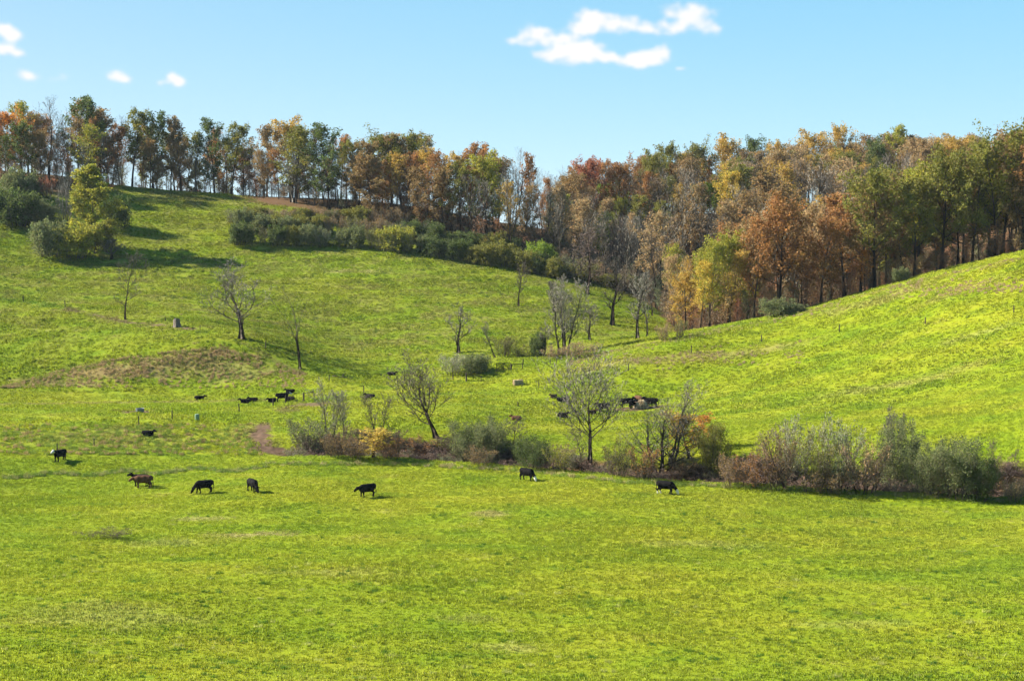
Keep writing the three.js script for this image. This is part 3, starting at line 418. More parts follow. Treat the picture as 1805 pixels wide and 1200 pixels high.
{
  const r = rng(4242);
  const SPOTS = [[125, 'at the left end of the ridge wood'], [215, 'in the ridge wood behind the tall yellow-green tree'], [330, 'on the open left ridge top'], [430, 'on the ridge by the dark green clump'], [560, 'on the ridge above the left shrub band'], [680, 'on the ridge above the middle shrub band'], [790, 'on the ridge by the round olive tree'], [890, 'on the ridge left of the saddle'], [960, 'in the saddle of the ridge'], [1060, 'on the slope right of the saddle'], [1150, 'on the slope below the dull red skyline tree'], [1220, 'on the slope below the green skyline clump'], [1300, 'above the yellow tip of the right-hand wood'], [1410, 'by the stout rust oak of the right-hand wood'], [1500, 'between the rust oaks and the round olive oak'], [1600, 'by the big round olive oak'], [1700, 'in the middle of the right-hand wood'], [9999, 'at the right edge of the wood']];
  const interpName = (px) => SPOTS.find((q) => px < q[0])[1];
  const text = { bare: ['bare_tree', 'leafless grey tree'], olive: ['green_tree', 'olive-green leafy tree'], dark: ['green_tree', 'dark green leafy tree'], rust: ['rust_tree', 'rust-brown leafy tree'], brown: ['brown_tree', 'bronze-brown leafy tree'], gold: ['golden_tree', 'dull gold leafy tree'], ygreen: ['olive_tree', 'yellow-green leafy tree'], tan: ['tan_tree', 'thin tan-leaved tree'], orange: ['orange_tree', 'orange-leaved thin tree'], yellow: ['yellow_tree', 'thin yellow-leaved tree'] };
  const pick = (list) => { let s = 0; for (const q of list) s += q[1]; let t = r() * s; for (const q of list) { t -= q[1]; if (t <= 0) return q[0]; } return list[0][0]; };
  for (let d = 252; d < 476; d += 6.0) for (let x = -185; x < 185; x += (d > 340 ? 5.0 : 6.0)) {
    const X = x + (r() - .5) * 5.4, D = d + (r() - .5) * 5.6, px = pxOf(X, D), u = r(), u2 = r(), u3 = r(), u4 = r(), front = frontOf(px), depth = D - front;
    if (px < -60 || px > 1880 || depth < 2.5) continue;
    const zone = woodsGroup(px), gh = ground(X, D);
    if (zone === 'ridge' && depth > (px < 200 ? 42 : px < 600 ? 36 : 46)) continue;
    if (zone === 'ridge' && px > 440 && px < 760 && depth < 5) continue;   // shrubs stand there
    if (zone !== 'ridge' && depth > 60 && D < 390 && u4 < .25) continue;
    if (zone === 'right' && depth > 34 && depth < 96 ) { if (D < 360) continue; }  // hidden behind the front rows
    if (!far2(X, D)) continue;
    const nearRow = zone === 'right' && depth < 40;
    const roof = (nearRow ? interp(EDGE, px) : interp(SKY, px)) + 4 + (nearRow ? 40 : 64) * u * u;
    let cap = roof; for (const [sp, sw, st, sd] of seen) if (D < sd - 1 && Math.abs(px - sp) < sw * .55 + 8) cap = Math.max(cap, st + 26 + 26 * u4);
    let H = heightFor(cap, D) - gh; const nat = zone === 'ridge' || nearRow || D > 396 ? 16 + 9 * u2 : 13 + 9 * u2; if (H < 5) continue; H = Math.min(H, zone === 'hollow' ? nat : nat + 5);
    if (zone === 'right' && !nearRow && toPx(X, gh + H, D)[1] > interp(EDGE, px) - 6) continue;   // wholly behind the front rows
    let leaf;
    if (zone === 'ridge') leaf = pick(px < 200 ? [['bare', 8], ['rust', 1.6], ['brown', 2], ['ygreen', 1], ['dark', 1]] : px < 640 ? [['bare', 8], ['brown', 3], ['olive', 2], ['rust', 1.2], ['gold', .5]] : [['bare', 8], ['brown', 3], ['rust', 2], ['olive', 1.2], ['gold', .8]]);
    else if (zone === 'hollow') leaf = depth > 60 ? pick([['bare', 5], ['rust', 2], ['brown', 2.4], ['olive', 1]]) : pick([['bare', 10], ['tan', 2], ['brown', 1], ['ygreen', .8], ['gold', .4]]);
    else if (nearRow) leaf = px < 1300 ? pick([['gold', 2], ['ygreen', 2], ['bare', 2], ['tan', 2]]) : px < 1490 ? pick([['rust', 4], ['brown', 3], ['tan', 2], ['bare', 1]]) : pick([['olive', 3], ['brown', 4], ['ygreen', 2], ['rust', 1.4]]);
    else leaf = D > 420 ? pick([['olive', 2], ['gold', 2.4], ['tan', 2], ['brown', 2], ['bare', 1]]) : pick([['bare', 10], ['tan', 1.6], ['brown', 1.2], ['olive', 1], ['gold', .8]]);
    const bare = leaf === 'bare', thin = !bare && (u3 < .45 || leaf === 'tan' || leaf === 'yellow'), kind = bare ? 'bare' : thin ? 'sparse' : nearRow && u3 > .8 ? 'broad' : 'tall';
    const [name, word] = text[leaf], row = depth < 14 ? ', front rows' : depth < 40 ? ', middle rows' : ', far back';
    const spot = interpName(px);
    plant(kind, Math.floor(u2 * 97), bare ? (u3 < .4 ? 'grey' : u3 < .75 ? 'pale' : 'brown') : thin ? 'brown' : 'dark', bare ? null : leaf, name, word + ' ' + spot + row, 'tree', X, D, H, kind === 'broad' ? H * .5 : H * (bare ? .34 : .42) * (.8 + .5 * u3), word + 's ' + spot + row, .3);
    placed.push([X, D, 2.2]);
  }
}
// low growth under the trees, beyond counting
{
  const r = rng(313), q = protos.sapling, list = [];
  for (let d = 252; d < 455; d += 4.2) for (let x = -185; x < 185; x += 4.2) {
    const X = x + (r() - .5) * 4, D = d + (r() - .5) * 4, px = pxOf(X, D), depth = D - frontOf(px), u = r(), w = r(), e = r(); if (px < -60 || px > 1880 || depth < 1.5) continue;
    const ridge = px < 960; if (ridge && (depth > 40 || u < (px > 200 && px < 430 ? .5 : .3))) continue; if (!ridge && depth > 130) continue; if (ridge && px > 440 && px < 760 && depth < 8) continue;
    list.push([X, D, ridge ? .45 + 1.0 * w * w : .45 + .5 * w, px > 960 && px < 1180 ? (e < .5 ? [.17, .125, .06] : e < .75 ? [.10, .12, .03] : [.20, .11, .04]) : e < .4 ? [.26, .11, .03] : e < .65 ? [.19, .12, .05] : e < .85 ? [.12, .13, .03] : [.32, .2, .05]]);
  }
  const mat = new THREE.MeshPhysicalMaterial({ color: 0xffffff, vertexColors: true, roughness: .92, transmission: .35, thickness: 0, side: THREE.DoubleSide }), m4 = new THREE.Matrix4(), Q = new THREE.Quaternion(), up = new V(0, 1, 0), col = new THREE.Color();
  for (let k = 0; k < 2; k++) {
    const part = list.filter((_, i) => i % 2 === k), lv = new THREE.InstancedMesh(q[k].leaves, mat, part.length); lv.name = k ? 'wood_undergrowth_001' : 'wood_undergrowth'; lv.castShadow = lv.receiveShadow = true;
    part.forEach(([x, d, s, c], i) => { Q.setFromAxisAngle(up, r() * 6.28); m4.compose(new V(x, ground(x, d) - .1, -d), Q, new V(s * 1.3, s, s * 1.3)); lv.setMatrixAt(i, m4); lv.setColorAt(i, col.setRGB(...c)); });
    const st = new THREE.InstancedMesh(mergeGeometries([q[k].trunk, q[k].branches]), BARK.brown, part.length); st.instanceMatrix = lv.instanceMatrix; st.name = k ? 'undergrowth_stems_001' : 'undergrowth_stems'; st.castShadow = st.receiveShadow = true;
    scene.add(tag(st, k ? 'thin brown stems of the saplings on the wood floor' : 'thin brown stems of the low autumn undergrowth', 'stems', undefined, 'stuff'));
    scene.add(tag(lv, k ? 'brown and olive saplings filling the floor of the woods' : 'low autumn undergrowth beneath the forest trees', 'undergrowth', undefined, 'stuff'));
  }
}

// ------------------------------------------------------------------ leafless trees of the pasture, each with its own shape
function hero(o, px, base, top, label, barkName, extra = {}) {   // stands where the picture shows its foot
  const c = o.at ? column(px, o.at) : pix(px, base), H = heightFor(top, c.d) - c.h, q = { seed: 1, r: .2, trunk: .9, limbs: 12, start: .3, limbLen: .3, ang: [.9, .45], levels: 4, kids: [7, 6, 5], up: .12, wob: .22, ratio: .5, ribbon: 4, twig: .028, sides: 8, minR: .006, ...o, H: H };
  q.twig *= c.d / 165; q.minR *= 1.6 * c.d / 165; const sk = growTree(q), [trunk, branches] = woodParts(sk, q), g = thing(extra.name ?? 'bare_tree', label, 'tree', c.x, c.h - .15, c.d, extra.turn ?? 0, extra.group);
  const k = (H + .15) / sk.top, w = extra.w ? extra.w / c.s / 2 / sk.wide : k; g.scale.set(w, k, w);
  mesh('trunk', trunk, BARK[barkName], g); mesh(q.leaves ? 'branches' : 'crown', branches, BARK[barkName], g);
  if (q.leaves) mesh('crown', leafGeo(sk, q), LEAF[extra.leaf], g);
  return g;
}
hero({ seed: 11, r: .42, trunk: .7, limbs: 12, start: .3, limbLen: .5, ang: [1.1, .25], shape: 'vase', up: .17, wob: .26, limbR: .46, kids: [8, 6, 5] }, 425, 597, 450, 'big forked bare tree standing on the end of the left fence line', 'grey', { w: 128 });
hero({ seed: 12, r: .24, trunk: .95, limbs: 11, start: .25, limbLen: .36, ang: [1.2, .5], up: .1 }, 220, 563, 438, 'bare tree with low side limbs beside the stump on the left hill', 'brown', { w: 80 });
hero({ seed: 13, r: .34, trunk: .42, limbs: 4, start: .75, limbLen: .62, ang: [.25, .15], shape: 'vase', tipR: .55, kids: [4, 3, 2], up: .1, ratio: .3, limbR: .32 }, 528, 650, 502, 'broken-off dead snag with two thin upright shoots in the gully', 'pale', {});
hero({ seed: 14, r: .3, trunk: .95, limbs: 8, start: .2, limbLen: .4, ang: [.9, .35], up: .22 }, 808, 622, 532, 'small bare tree with a long left limb behind the gate bush', 'grey', { w: 60 });
hero({ seed: 15, r: .24, trunk: .9, limbs: 9, start: .45, limbLen: .3, ang: [.8, .4], lean: [-.55, 0], up: .1 }, 873, 630, 566, 'bare tree leaning steeply left beside the green bush', 'grey', { w: 44 });
hero({ seed: 16, r: .24, trunk: .95, limbs: 13, start: .35, limbLen: .24, ang: [.8, .4] }, 914, 539, 456, 'small rounded bare tree alone on the slope below the dark wood edge', 'brown', { w: 34 });
hero({ seed: 17, r: .24, trunk: .95, limbs: 13, start: .22, limbLen: .24, ang: [.7, .35], up: .2, stems: [[.6, .2, .08, .02, .95], [-.5, -.2, -.1, 0, .9], [.1, .5, .02, .06, .8]] }, 993, 624, 482, 'tall pale bare tree with several stems at the head of the hollow', 'pale', { w: 62, name: 'bare_tree' });
hero({ seed: 18, r: .2, trunk: .95, limbs: 12, start: .3, limbLen: .24, ang: [.8, .4], up: .16 }, 977, 549, 492, 'short bare tree just behind the tall several-stemmed one', 'brown', { w: 26 });
hero({ seed: 19, r: .2, trunk: .95, limbs: 11, start: .25, limbLen: .3, ang: [.85, .4] }, 1040, 600, 534, 'thin small bare tree right of the several-stemmed one', 'grey', { w: 34 });
hero({ seed: 20, r: .3, trunk: .95, limbs: 14, start: .25, limbLen: .22, ang: [.8, .4], up: .15 }, 1079, 573, 448, 'dark straight bare tree on a small mound before the wood', 'dark', { w: 50 });
hero({ seed: 21, r: .28, trunk: .96, limbs: 14, start: .25, limbLen: .24, ang: [.8, .35], up: .16, at: 262 }, 1124, 604, 476, 'tall pale bare tree rising behind the crest of the right-hand hill', 'pale', { w: 56 });
hero({ seed: 22, r: .2, trunk: .96, limbs: 12, start: .3, limbLen: .22, ang: [.8, .4], up: .16, at: 268 }, 1141, 604, 505, 'slender bare tree close right of the tall pale one behind the crest', 'grey', { w: 34 });
hero({ seed: 23, r: .14, trunk: .95, limbs: 8, start: .35, limbLen: .3, ang: [.8, .5], lean: [.3, 0], up: .12 }, 958, 629, 574, 'crooked thin bare tree in the bushes at the head of the hollow', 'grey', { w: 30 });
hero({ seed: 24, r: .2, trunk: .95, limbs: 12, start: .35, limbLen: .22, ang: [.8, .4], up: .15 }, 1150, 556, 470, 'bare tree at the meadow corner where the wood begins', 'brown', { w: 34 });
hero({ seed: 25, r: .2, trunk: .95, limbs: 12, start: .3, limbLen: .22, ang: [.8, .4], at: 316 }, 1035, 480, 400, 'greyish-pink bare tree in front of the dark hollow wood', 'pink', { w: 74 });
hero({ seed: 26, r: .26, trunk: .95, limbs: 14, start: .15, limbLen: .28, ang: [.7, .3], up: .2, at: 386 }, 515, 362, 282, 'pale leaning bare tree rising out of the shrub band', 'silver', { w: 46 });
// along the creek
hero({ seed: 31, r: .31, trunk: .8, limbs: 14, start: .3, limbLen: .55, ang: [.75, .25], shape: 'vase', up: .13, lean: [-.16, 0], wob: .2, kids: [8, 7, 6], limbR: .5, kang: .6 }, 769, 772, 612, 'bare tree leaning left with fanning branches above the brown creek bank', 'brown', { w: 140 });
hero({ seed: 32, r: .31, trunk: .72, limbs: 16, start: .4, limbLen: .52, ang: [.8, .25], shape: 'vase', up: .14, wob: .18, kids: [9, 7, 6], limbR: .5, kang: .6 }, 1040, 826, 604, 'largest creek tree, bare with straight grey trunk and fan-shaped crown', 'grey', { w: 150 });
hero({ seed: 33, r: .13, trunk: .95, limbs: 12, start: .2, limbLen: .28, ang: [.7, .4], up: .16, stems: [[.5, .2, .1, 0, .8]] }, 577, 784, 664, 'slim bare sapling tree at the left end of the creek hedge', 'pale', { w: 56 });
hero({ seed: 34, r: .10, trunk: .95, limbs: 11, start: .2, limbLen: .28, ang: [.7, .4], up: .16 }, 606, 780, 684, 'slim curved bare sapling second from the left end of the creek hedge', 'pale', { w: 40 });
hero({ seed: 35, r: .10, trunk: .95, limbs: 10, start: .25, limbLen: .28, ang: [.7, .4], up: .16, lean: [-.25, 0], stems: [[.3, .3, .12, 0, .95]] }, 668, 780, 694, 'pair of thin bare stems above the yellow sapling', 'brown', { w: 52 });
hero({ seed: 36, r: .13, trunk: .95, limbs: 11, start: .2, limbLen: .42, ang: [1.1, .5], up: .1, lean: [-.12, 0] }, 1026, 828, 738, 'small bare tree arching left beside the largest creek tree', 'brown', { w: 78 });
hero({ seed: 37, r: .22, trunk: .92, limbs: 14, start: .18, limbLen: .36, ang: [.8, .3], shape: 'vase', up: .18, stems: [[.3, .1, .15, 0, .9], [-.3, 0, -.2, 0, .85]], leaves: 520, leaf: .11, clump: .4, leafLevel: 3, kids: [6, 4, 4] }, 1166, 838, 692, 'many-branched creek tree with a few silvery leaves at its tips', 'grey', { w: 120, leaf: 'silver', name: 'silvery_leaved_tree' });
hero({ seed: 38, r: .17, trunk: .95, limbs: 13, start: .3, limbLen: .3, ang: [.75, .35], up: .17, lean: [.06, 0] }, 1183, 816, 664, 'tall slim bare tree beside the orange and yellow one', 'grey', { w: 90 });
hero({ seed: 39, r: .16, trunk: .9, limbs: 14, start: .12, limbLen: .36, ang: [1, .45], leaves: 2600, leaf: .17, clump: .42, leafLevel: 3, kids: [6, 4, 3] }, 1216, 808, 722, 'orange and yellow leafed small tree in the creek hedge', 'brown', { w: 74, leaf: 'gold', name: 'golden_tree' });
hero({ seed: 40, r: .09, trunk: .9, limbs: 11, start: .15, limbLen: .34, ang: [1, .45], leaves: 1300, leaf: .15, clump: .35, leafLevel: 3, kids: [5, 4, 3] }, 1232, 790, 730, 'rust-orange spray of leaves on the right side of the golden creek tree', 'brown', { w: 40, leaf: 'orange', name: 'orange_tree' });
hero({ seed: 41, r: .10, trunk: .9, limbs: 12, start: .1, limbLen: .34, ang: [1, .5], leaves: 1500, leaf: .14, clump: .36, leafLevel: 3, kids: [5, 4, 3] }, 657, 806, 752, 'yellow-leaved sapling bright against the brown creek bank', 'brown', { w: 60, leaf: 'yellow', name: 'yellow_sapling' });
hero({ seed: 42, r: .10, trunk: .95, limbs: 12, start: .25, limbLen: .22, ang: [.5, .25], up: .2, stems: [[.4, .1, .06, 0, .9], [-.4, .2, -.06, 0, .85]] }, 1571, 826, 712, 'thin upright bare saplings poking out of the right-hand hedge bushes', 'grey', { w: 38 });
hero({ seed: 43, r: .10, trunk: .95, limbs: 11, start: .3, limbLen: .25, ang: [.8, .4], up: .14 }, 1757, 872, 772, 'reddish thin bare tree near the right end of the hedge', 'pink', { w: 40 });
hero({ seed: 44, r: .09, trunk: .95, limbs: 10, start: .3, limbLen: .3, ang: [.8, .4], up: .14, lean: [.35, 0] }, 1768, 876, 790, 'thin bare tree bending to the right edge of the picture', 'pink', { w: 50 });
hero({ seed: 45, r: .14, trunk: .9, limbs: 13, start: .15, limbLen: .42, ang: [1.05, .45], up: .1 , lean: [-.2, 0] }, 1385, 862, 742, 'sprawling pinkish bare tree leaning left in the hedge', 'pink', { w: 110 });
hero({ seed: 46, r: .1, trunk: .95, limbs: 11, start: .2, limbLen: .32, ang: [.9, .4] }, 906, 810, 732, 'small bare tree on the right side of the silvery-green hedge bush', 'brown', { w: 46 });

// ------------------------------------------------------------------ bushes: [column, foot row, top row, width, kind, variant, bark, leaves, label]
const bushes = [
  [545, 803, 734, 84, 'thicket', 0, 'brown', 'grey', 'rounded grey-brown twiggy bush at the left end of the creek hedge'],
  [595, 806, 762, 50, 'thicket', 1, 'dark', 'brown', 'low dark brown bush right of the leftmost hedge bush'],
  [690, 808, 768, 56, 'thicket', 2, 'dark', 'rust', 'reddish bramble bush right of the yellow sapling'],
  [735, 808, 770, 60, 'thicket', 3, 'brown', 'rust', 'red-brown bramble bush below the leaning bare tree'],
  [625, 808, 772, 50, 'thicket', 0, 'brown', 'brown', 'brown bramble bush left of the yellow sapling'],
  [828, 814, 744, 76, 'fine', 0, 'brown', 'grey', 'silvery-green hedge bush, left half of the big one'],
  [868, 818, 740, 70, 'fine', 1, 'brown', 'grey', 'silvery-green hedge bush, taller right half of the big one'],
  [845, 820, 785, 60, 'thicket', 2, 'dark', 'brown', 'brown tangle at the foot of the big silvery-green bush'],
  [940, 826, 774, 66, 'fine', 2, 'dark', 'dark', 'low dark green hedge bush left of the largest creek tree'],
  [985, 830, 782, 50, 'thicket', 1, 'brown', 'ygreen', 'thin olive tangle beside the small arching tree'],
  [1092, 840, 780, 58, 'thicket', 3, 'dark', 'olive', 'dark leafless bush right of the largest creek tree'],
  [1135, 844, 786, 54, 'thicket', 0, 'brown', 'rust', 'brown bush in front of the silvery-leaved creek tree'],
  [1205, 848, 800, 50, 'thicket', 1, 'dark', 'brown', 'dark bush at the foot of the golden creek tree'],
  [1262, 846, 752, 62, 'fine', 3, 'dark', 'olive', 'upright green hedge bush right of the golden creek tree'],
  [1288, 856, 800, 60, 'thicket', 2, 'pink', 'brown', 'purplish leafless bush right of the upright green bush'],
  [1330, 858, 790, 76, 'thicket', 3, 'pink', 'rust', 'wide purplish-brown bush at the foot of the sprawling bare tree'],
  [1372, 862, 778, 60, 'thicket', 0, 'pink', 'brown', 'pinkish-grey thicket behind the sprawling bare tree'],
  [1430, 864, 752, 80, 'thicket', 1, 'brown', 'olive', 'tall olive-brown thicket right of the sprawling bare tree'],
  [1480, 864, 746, 76, 'thicket', 2, 'brown', 'silver', 'tall thicket with pale leaves on its top, middle of the right hedge'],
  [1400, 850, 742, 70, 'thicket', 3, 'brown', 'silver', 'thin bush with pale fluffy tips behind the right hedge'],
  [1525, 868, 782, 80, 'thicket', 0, 'pink', 'tan', 'domed pinkish-tan thicket in front of the right hedge'],
  [1580, 866, 758, 76, 'fine', 0, 'brown', 'grey', 'grey-green bush under the thin upright saplings'],
  [1612, 860, 812, 44, 'fine', 1, 'brown', 'bright', 'small bright green bush low in the right hedge'],
  [1640, 872, 778, 72, 'fine', 2, 'brown', 'grey', 'grey-green bush left of the broadest right-hand bush'],
  [1690, 876, 768, 86, 'fine', 3, 'brown', 'grey', 'broadest grey-green bush near the right end of the hedge'],
  [1722, 880, 806, 70, 'fine', 0, 'dark', 'dark', 'dark green bush at the right foot of the broadest bush'],
  [1655, 876, 832, 60, 'thicket', 1, 'dark', 'brown', 'brown tangle below the grey-green right-hand bushes'],
  [1790, 884, 838, 46, 'thicket', 2, 'pink', 'tan', 'small tan twiggy bush at the right edge of the picture'],
  [1460, 868, 822, 70, 'thicket', 3, 'dark', 'brown', 'dark tangle under the tall pale-topped thicket'],
  [890, 628, 594, 46, 'thicket', 0, 'brown', 'olive', 'rounded olive bush at the head of the hollow by the leaning tree'],
  [948, 629, 590, 30, 'shrub', 1, 'dark', 'dark', 'dark pointed evergreen bush at the head of the hollow'],
  [922, 630, 606, 40, 'thicket', 1, 'brown', 'olive', 'low brown bush between the two green ones at the head of the hollow'],
  [978, 632, 608, 44, 'thicket', 2, 'brown', 'tan', 'tan bush left of the pinkish one on the hill foot'],
  [1020, 632, 604, 64, 'thicket', 3, 'pink', 'tan', 'pinkish-grey leafless bush where the right-hand hill begins'],
  [800, 660, 622, 56, 'thicket', 0, 'grey', 'silver', 'grey twiggy bush, left part of the clump by the green gate'],
  [838, 657, 624, 50, 'shrub', 2, 'dark', 'grey', 'dark grey-green bush right beside the green gate'],
  [1372, 556, 528, 60, 'shrub', 3, 'brown', 'grey', 'grey-green bush on the crest below the stout rust oak'],
  [1405, 550, 534, 36, 'shrub', 0, 'brown', 'grey', 'small grey bush on the crest right of the stout rust oak'],
  [1590, 496, 470, 34, 'shrub', 1, 'dark', 'grey', 'dark bush at the foot of the leaning olive oak'],
  [1195, 596, 560, 34, 'thicket', 1, 'brown', 'olive', 'olive thicket at the left tip of the right-hand wood'],
  [1170, 600, 572, 30, 'thicket', 2, 'brown', 'tan', 'thin tan thicket behind the crest left of the wood tip'],
  // left clump
  [88, 452, 386, 66, 'shrub', 0, 'grey', 'grey', 'grey-green bush at the left front of the tall yellow-green tree'],
  [132, 454, 392, 70, 'shrub', 1, 'brown', 'ygreen', 'yellow-green bush at the foot of the tall yellow-green tree'],
  [172, 440, 396, 56, 'shrub', 2, 'dark', 'olive', 'olive bush right under the tall yellow-green tree'],
  [206, 404, 348, 46, 'shrub', 3, 'dark', 'dark', 'dark bush behind the right side of the tall yellow-green tree'],
  [118, 400, 300, 54, 'thicket', 3, 'grey', null, 'grey leafless thicket behind the tall yellow-green tree'],
  [28, 398, 338, 74, 'shrub', 1, 'dark', 'dark', 'large dark bush at the left edge of the picture'],
  [68, 396, 350, 60, 'shrub', 2, 'dark', 'grey', 'dull green bush between the left edge bush and the grey thicket'],
  [2, 385, 330, 60, 'shrub', 0, 'dark', 'dark', 'dark bush cut by the left edge of the picture'],
  [28, 345, 300, 60, 'shrub', 3, 'brown', 'grey', 'grey-green bush high on the left under the orange tree'],
  [52, 350, 308, 44, 'shrub', 2, 'brown', 'grey', 'grey-green bush left of the small red one'],
  [80, 352, 308, 28, 'thicket', 0, 'brown', 'red', 'small dull red bush high on the left hill'],
  // single bushes of the shrub band below the ridge
  [404, 392, 366, 40, 'thicket', 1, 'brown', 'grey', 'leftmost twiggy bush of the shrub band below the ridge'],
  [700, 442, 396, 56, 'shrub', 2, 'brown', 'ygreen', 'bright round bush at the right end of the shrub band'],
  [950, 476, 424, 50, 'shrub', 0, 'dark', 'bright', 'deep green leafy bush in the hollow wood edge'],
  [1030, 500, 452, 50, 'thicket', 3, 'dark', 'olive', 'dark olive thicket at the lower wood edge of the hollow'],
  [428, 432, 392, 50, 'shrub', 1, 'dark', 'dark', 'dark round bush at the left front corner of the shrub band'],
];
for (const [px, base, top, w, kind, v, bk, lf, label] of bushes) { const c = pix(px, base); plant(kind, v, bk, lf, lf && kind !== 'thicket' ? 'leafy_bush' : 'twiggy_bush', label, 'bush', c.x, c.d, Math.max(.8, (heightFor(top, c.d) - c.h) * (1.02 + .24 * ((px * 7919 % 97) / 97))), w / c.s * 1.08, undefined, .1); }
{ // the shrub band: three loose rows climbing the slope below the ridge, and the bushes along the hollow's meadow edge
  const r = rng(606), words = { grey: 'grey-green', olive: 'olive', dark: 'dark green', ygreen: 'yellow-green', brown: 'twiggy brown' };
  const row = (px0, px1, step, baseTab, up, h0, h1, where, mix) => { for (let px = px0; px < px1; px += step * (.8 + .4 * r())) { const base = interp(baseTab, px) - up - 4 * r(), h = lerp(h0, h1, r()), lf = mix[Math.floor(r() * mix.length)], twiggy = lf === 'brown' || r() < .22, v = Math.floor(r() * 50), c = pix(px, base), word = twiggy && lf !== 'brown' ? 'thin ' + words[lf] : words[lf]; plant(twiggy ? 'thicket' : 'shrub', v, twiggy ? 'grey' : 'brown', lf, twiggy ? 'twiggy_bush' : 'leafy_bush', word + ' bush ' + where, 'bush', c.x, c.d, h / c.s, (26 + 22 * r()) / c.s * (twiggy ? .9 : 1.15), word + ' bushes ' + where, .15); } };
  const T = [[400, 426], [470, 434], [600, 437], [760, 450]], U = [[770, 452], [900, 474], [1010, 496], [1060, 508]];
  row(440, 580, 24, T, 0, 30, 48, 'in the front row of the shrub band, left part', ['grey', 'grey', 'dark', 'olive']); row(580, 755, 24, T, 0, 28, 46, 'in the front row of the shrub band, right part', ['grey', 'olive', 'dark', 'grey']);
  row(430, 580, 26, T, 22, 30, 46, 'in the middle row of the shrub band, left part', ['grey', 'grey', 'olive']); row(580, 760, 24, T, 20, 28, 48, 'in the middle row of the shrub band, right part', ['grey', 'brown', 'olive', 'dark']);
  row(450, 590, 28, T, 42, 24, 42, 'in the back row of the shrub band, left part', ['grey', 'olive', 'brown']); row(590, 760, 24, T, 42, 26, 44, 'in the back row of the shrub band, right part', ['brown', 'grey', 'brown', 'olive']);
  row(765, 1000, 22, U, 0, 30, 52, 'along the meadow edge below the saddle', ['dark', 'dark', 'olive', 'grey', 'brown']); row(765, 1010, 24, U, 20, 28, 50, 'inside the wood edge below the saddle', ['dark', 'olive', 'brown']); row(1000, 1110, 26, U, 2, 22, 36, 'at the wood edge of the hollow', ['olive', 'brown', 'dark']);
}
hero({ seed: 51, r: .22, trunk: .85, limbs: 16, start: .12, limbLen: .27, ang: [1.0, .4], leaves: 17000, leaf: .33, clump: .8, leafLevel: 2, kids: [6, 4, 3], shape: 'column', dome: 60 }, 168, 446, 291, 'tall yellow-green leafy tree above bushes on the left slope', 'dark', { w: 92, leaf: 'ygreen', name: 'yellow_green_tree' });
hero({ seed: 52, r: .14, trunk: .9, limbs: 12, start: .2, limbLen: .28, ang: [.9, .4] }, 196, 456, 420, 'low bare branches at the right foot of the left bush clump', 'grey', { w: 40 });

// brambles and dead stalks of the creek bank, beyond counting
{
  const r = rng(88), list = [], q = protos.thicket;
  for (let x = LIP[0][0] - 1; x < 66; x += .9) for (let s = 1.4; s < 8.5; s += 1.15) { const X = x + (r() - .5) * .9, d = interp(LIP, X) + s + (r() - .5) * .9, px = pxOf(X, d), dense = (px < 800 ? .7 : px < 1250 ? .5 : .6) * (fbm(X * .25, d * .3, 2) > -.12 ? 1 : .25); if (r() < dense && px > 525) list.push([X, d, .17 + .27 * r(), r()]); }
  const m4 = new THREE.Matrix4(), Q = new THREE.Quaternion(), col = new THREE.Color(), wood = new THREE.InstancedMesh(q[1].branches, new THREE.MeshStandardMaterial({ color: 0xffffff, roughness: .95 }), list.length), leaf = new THREE.InstancedMesh(q[1].leaves, new THREE.MeshPhysicalMaterial({ color: 0xffffff, vertexColors: true, roughness: .92, transmission: .3, thickness: 0, side: THREE.DoubleSide }), list.length);
  list.forEach(([x, d, s, t], i) => { Q.setFromAxisAngle(new V(0, 1, 0), r() * 6.28); m4.compose(new V(x, ground(x, d) - .05, -d), Q, new V(s * 1.5, s, s * 1.5)); wood.setMatrixAt(i, m4); wood.setColorAt(i, t < .4 ? col.setRGB(.09, .06, .045) : t < .8 ? col.setRGB(.15, .105, .08) : col.setRGB(.24, .19, .14)); leaf.setMatrixAt(i, m4); leaf.setColorAt(i, t < .5 ? col.setRGB(.13, .07, .04) : t < .72 ? col.setRGB(.2, .115, .06) : t < .9 ? col.setRGB(.15, .15, .05) : col.setRGB(.12, .15, .03)); });
  wood.name = 'creek_brambles'; leaf.name = 'bramble_leaves';
  for (const o of [wood, leaf]) { o.castShadow = o.receiveShadow = true; scene.add(o); }
  tag(wood, 'tangled brown bramble canes along the creek bank', 'brambles', undefined, 'stuff'); tag(leaf, 'withered brown bramble leaves along the creek bank', 'leaves', undefined, 'stuff');
}

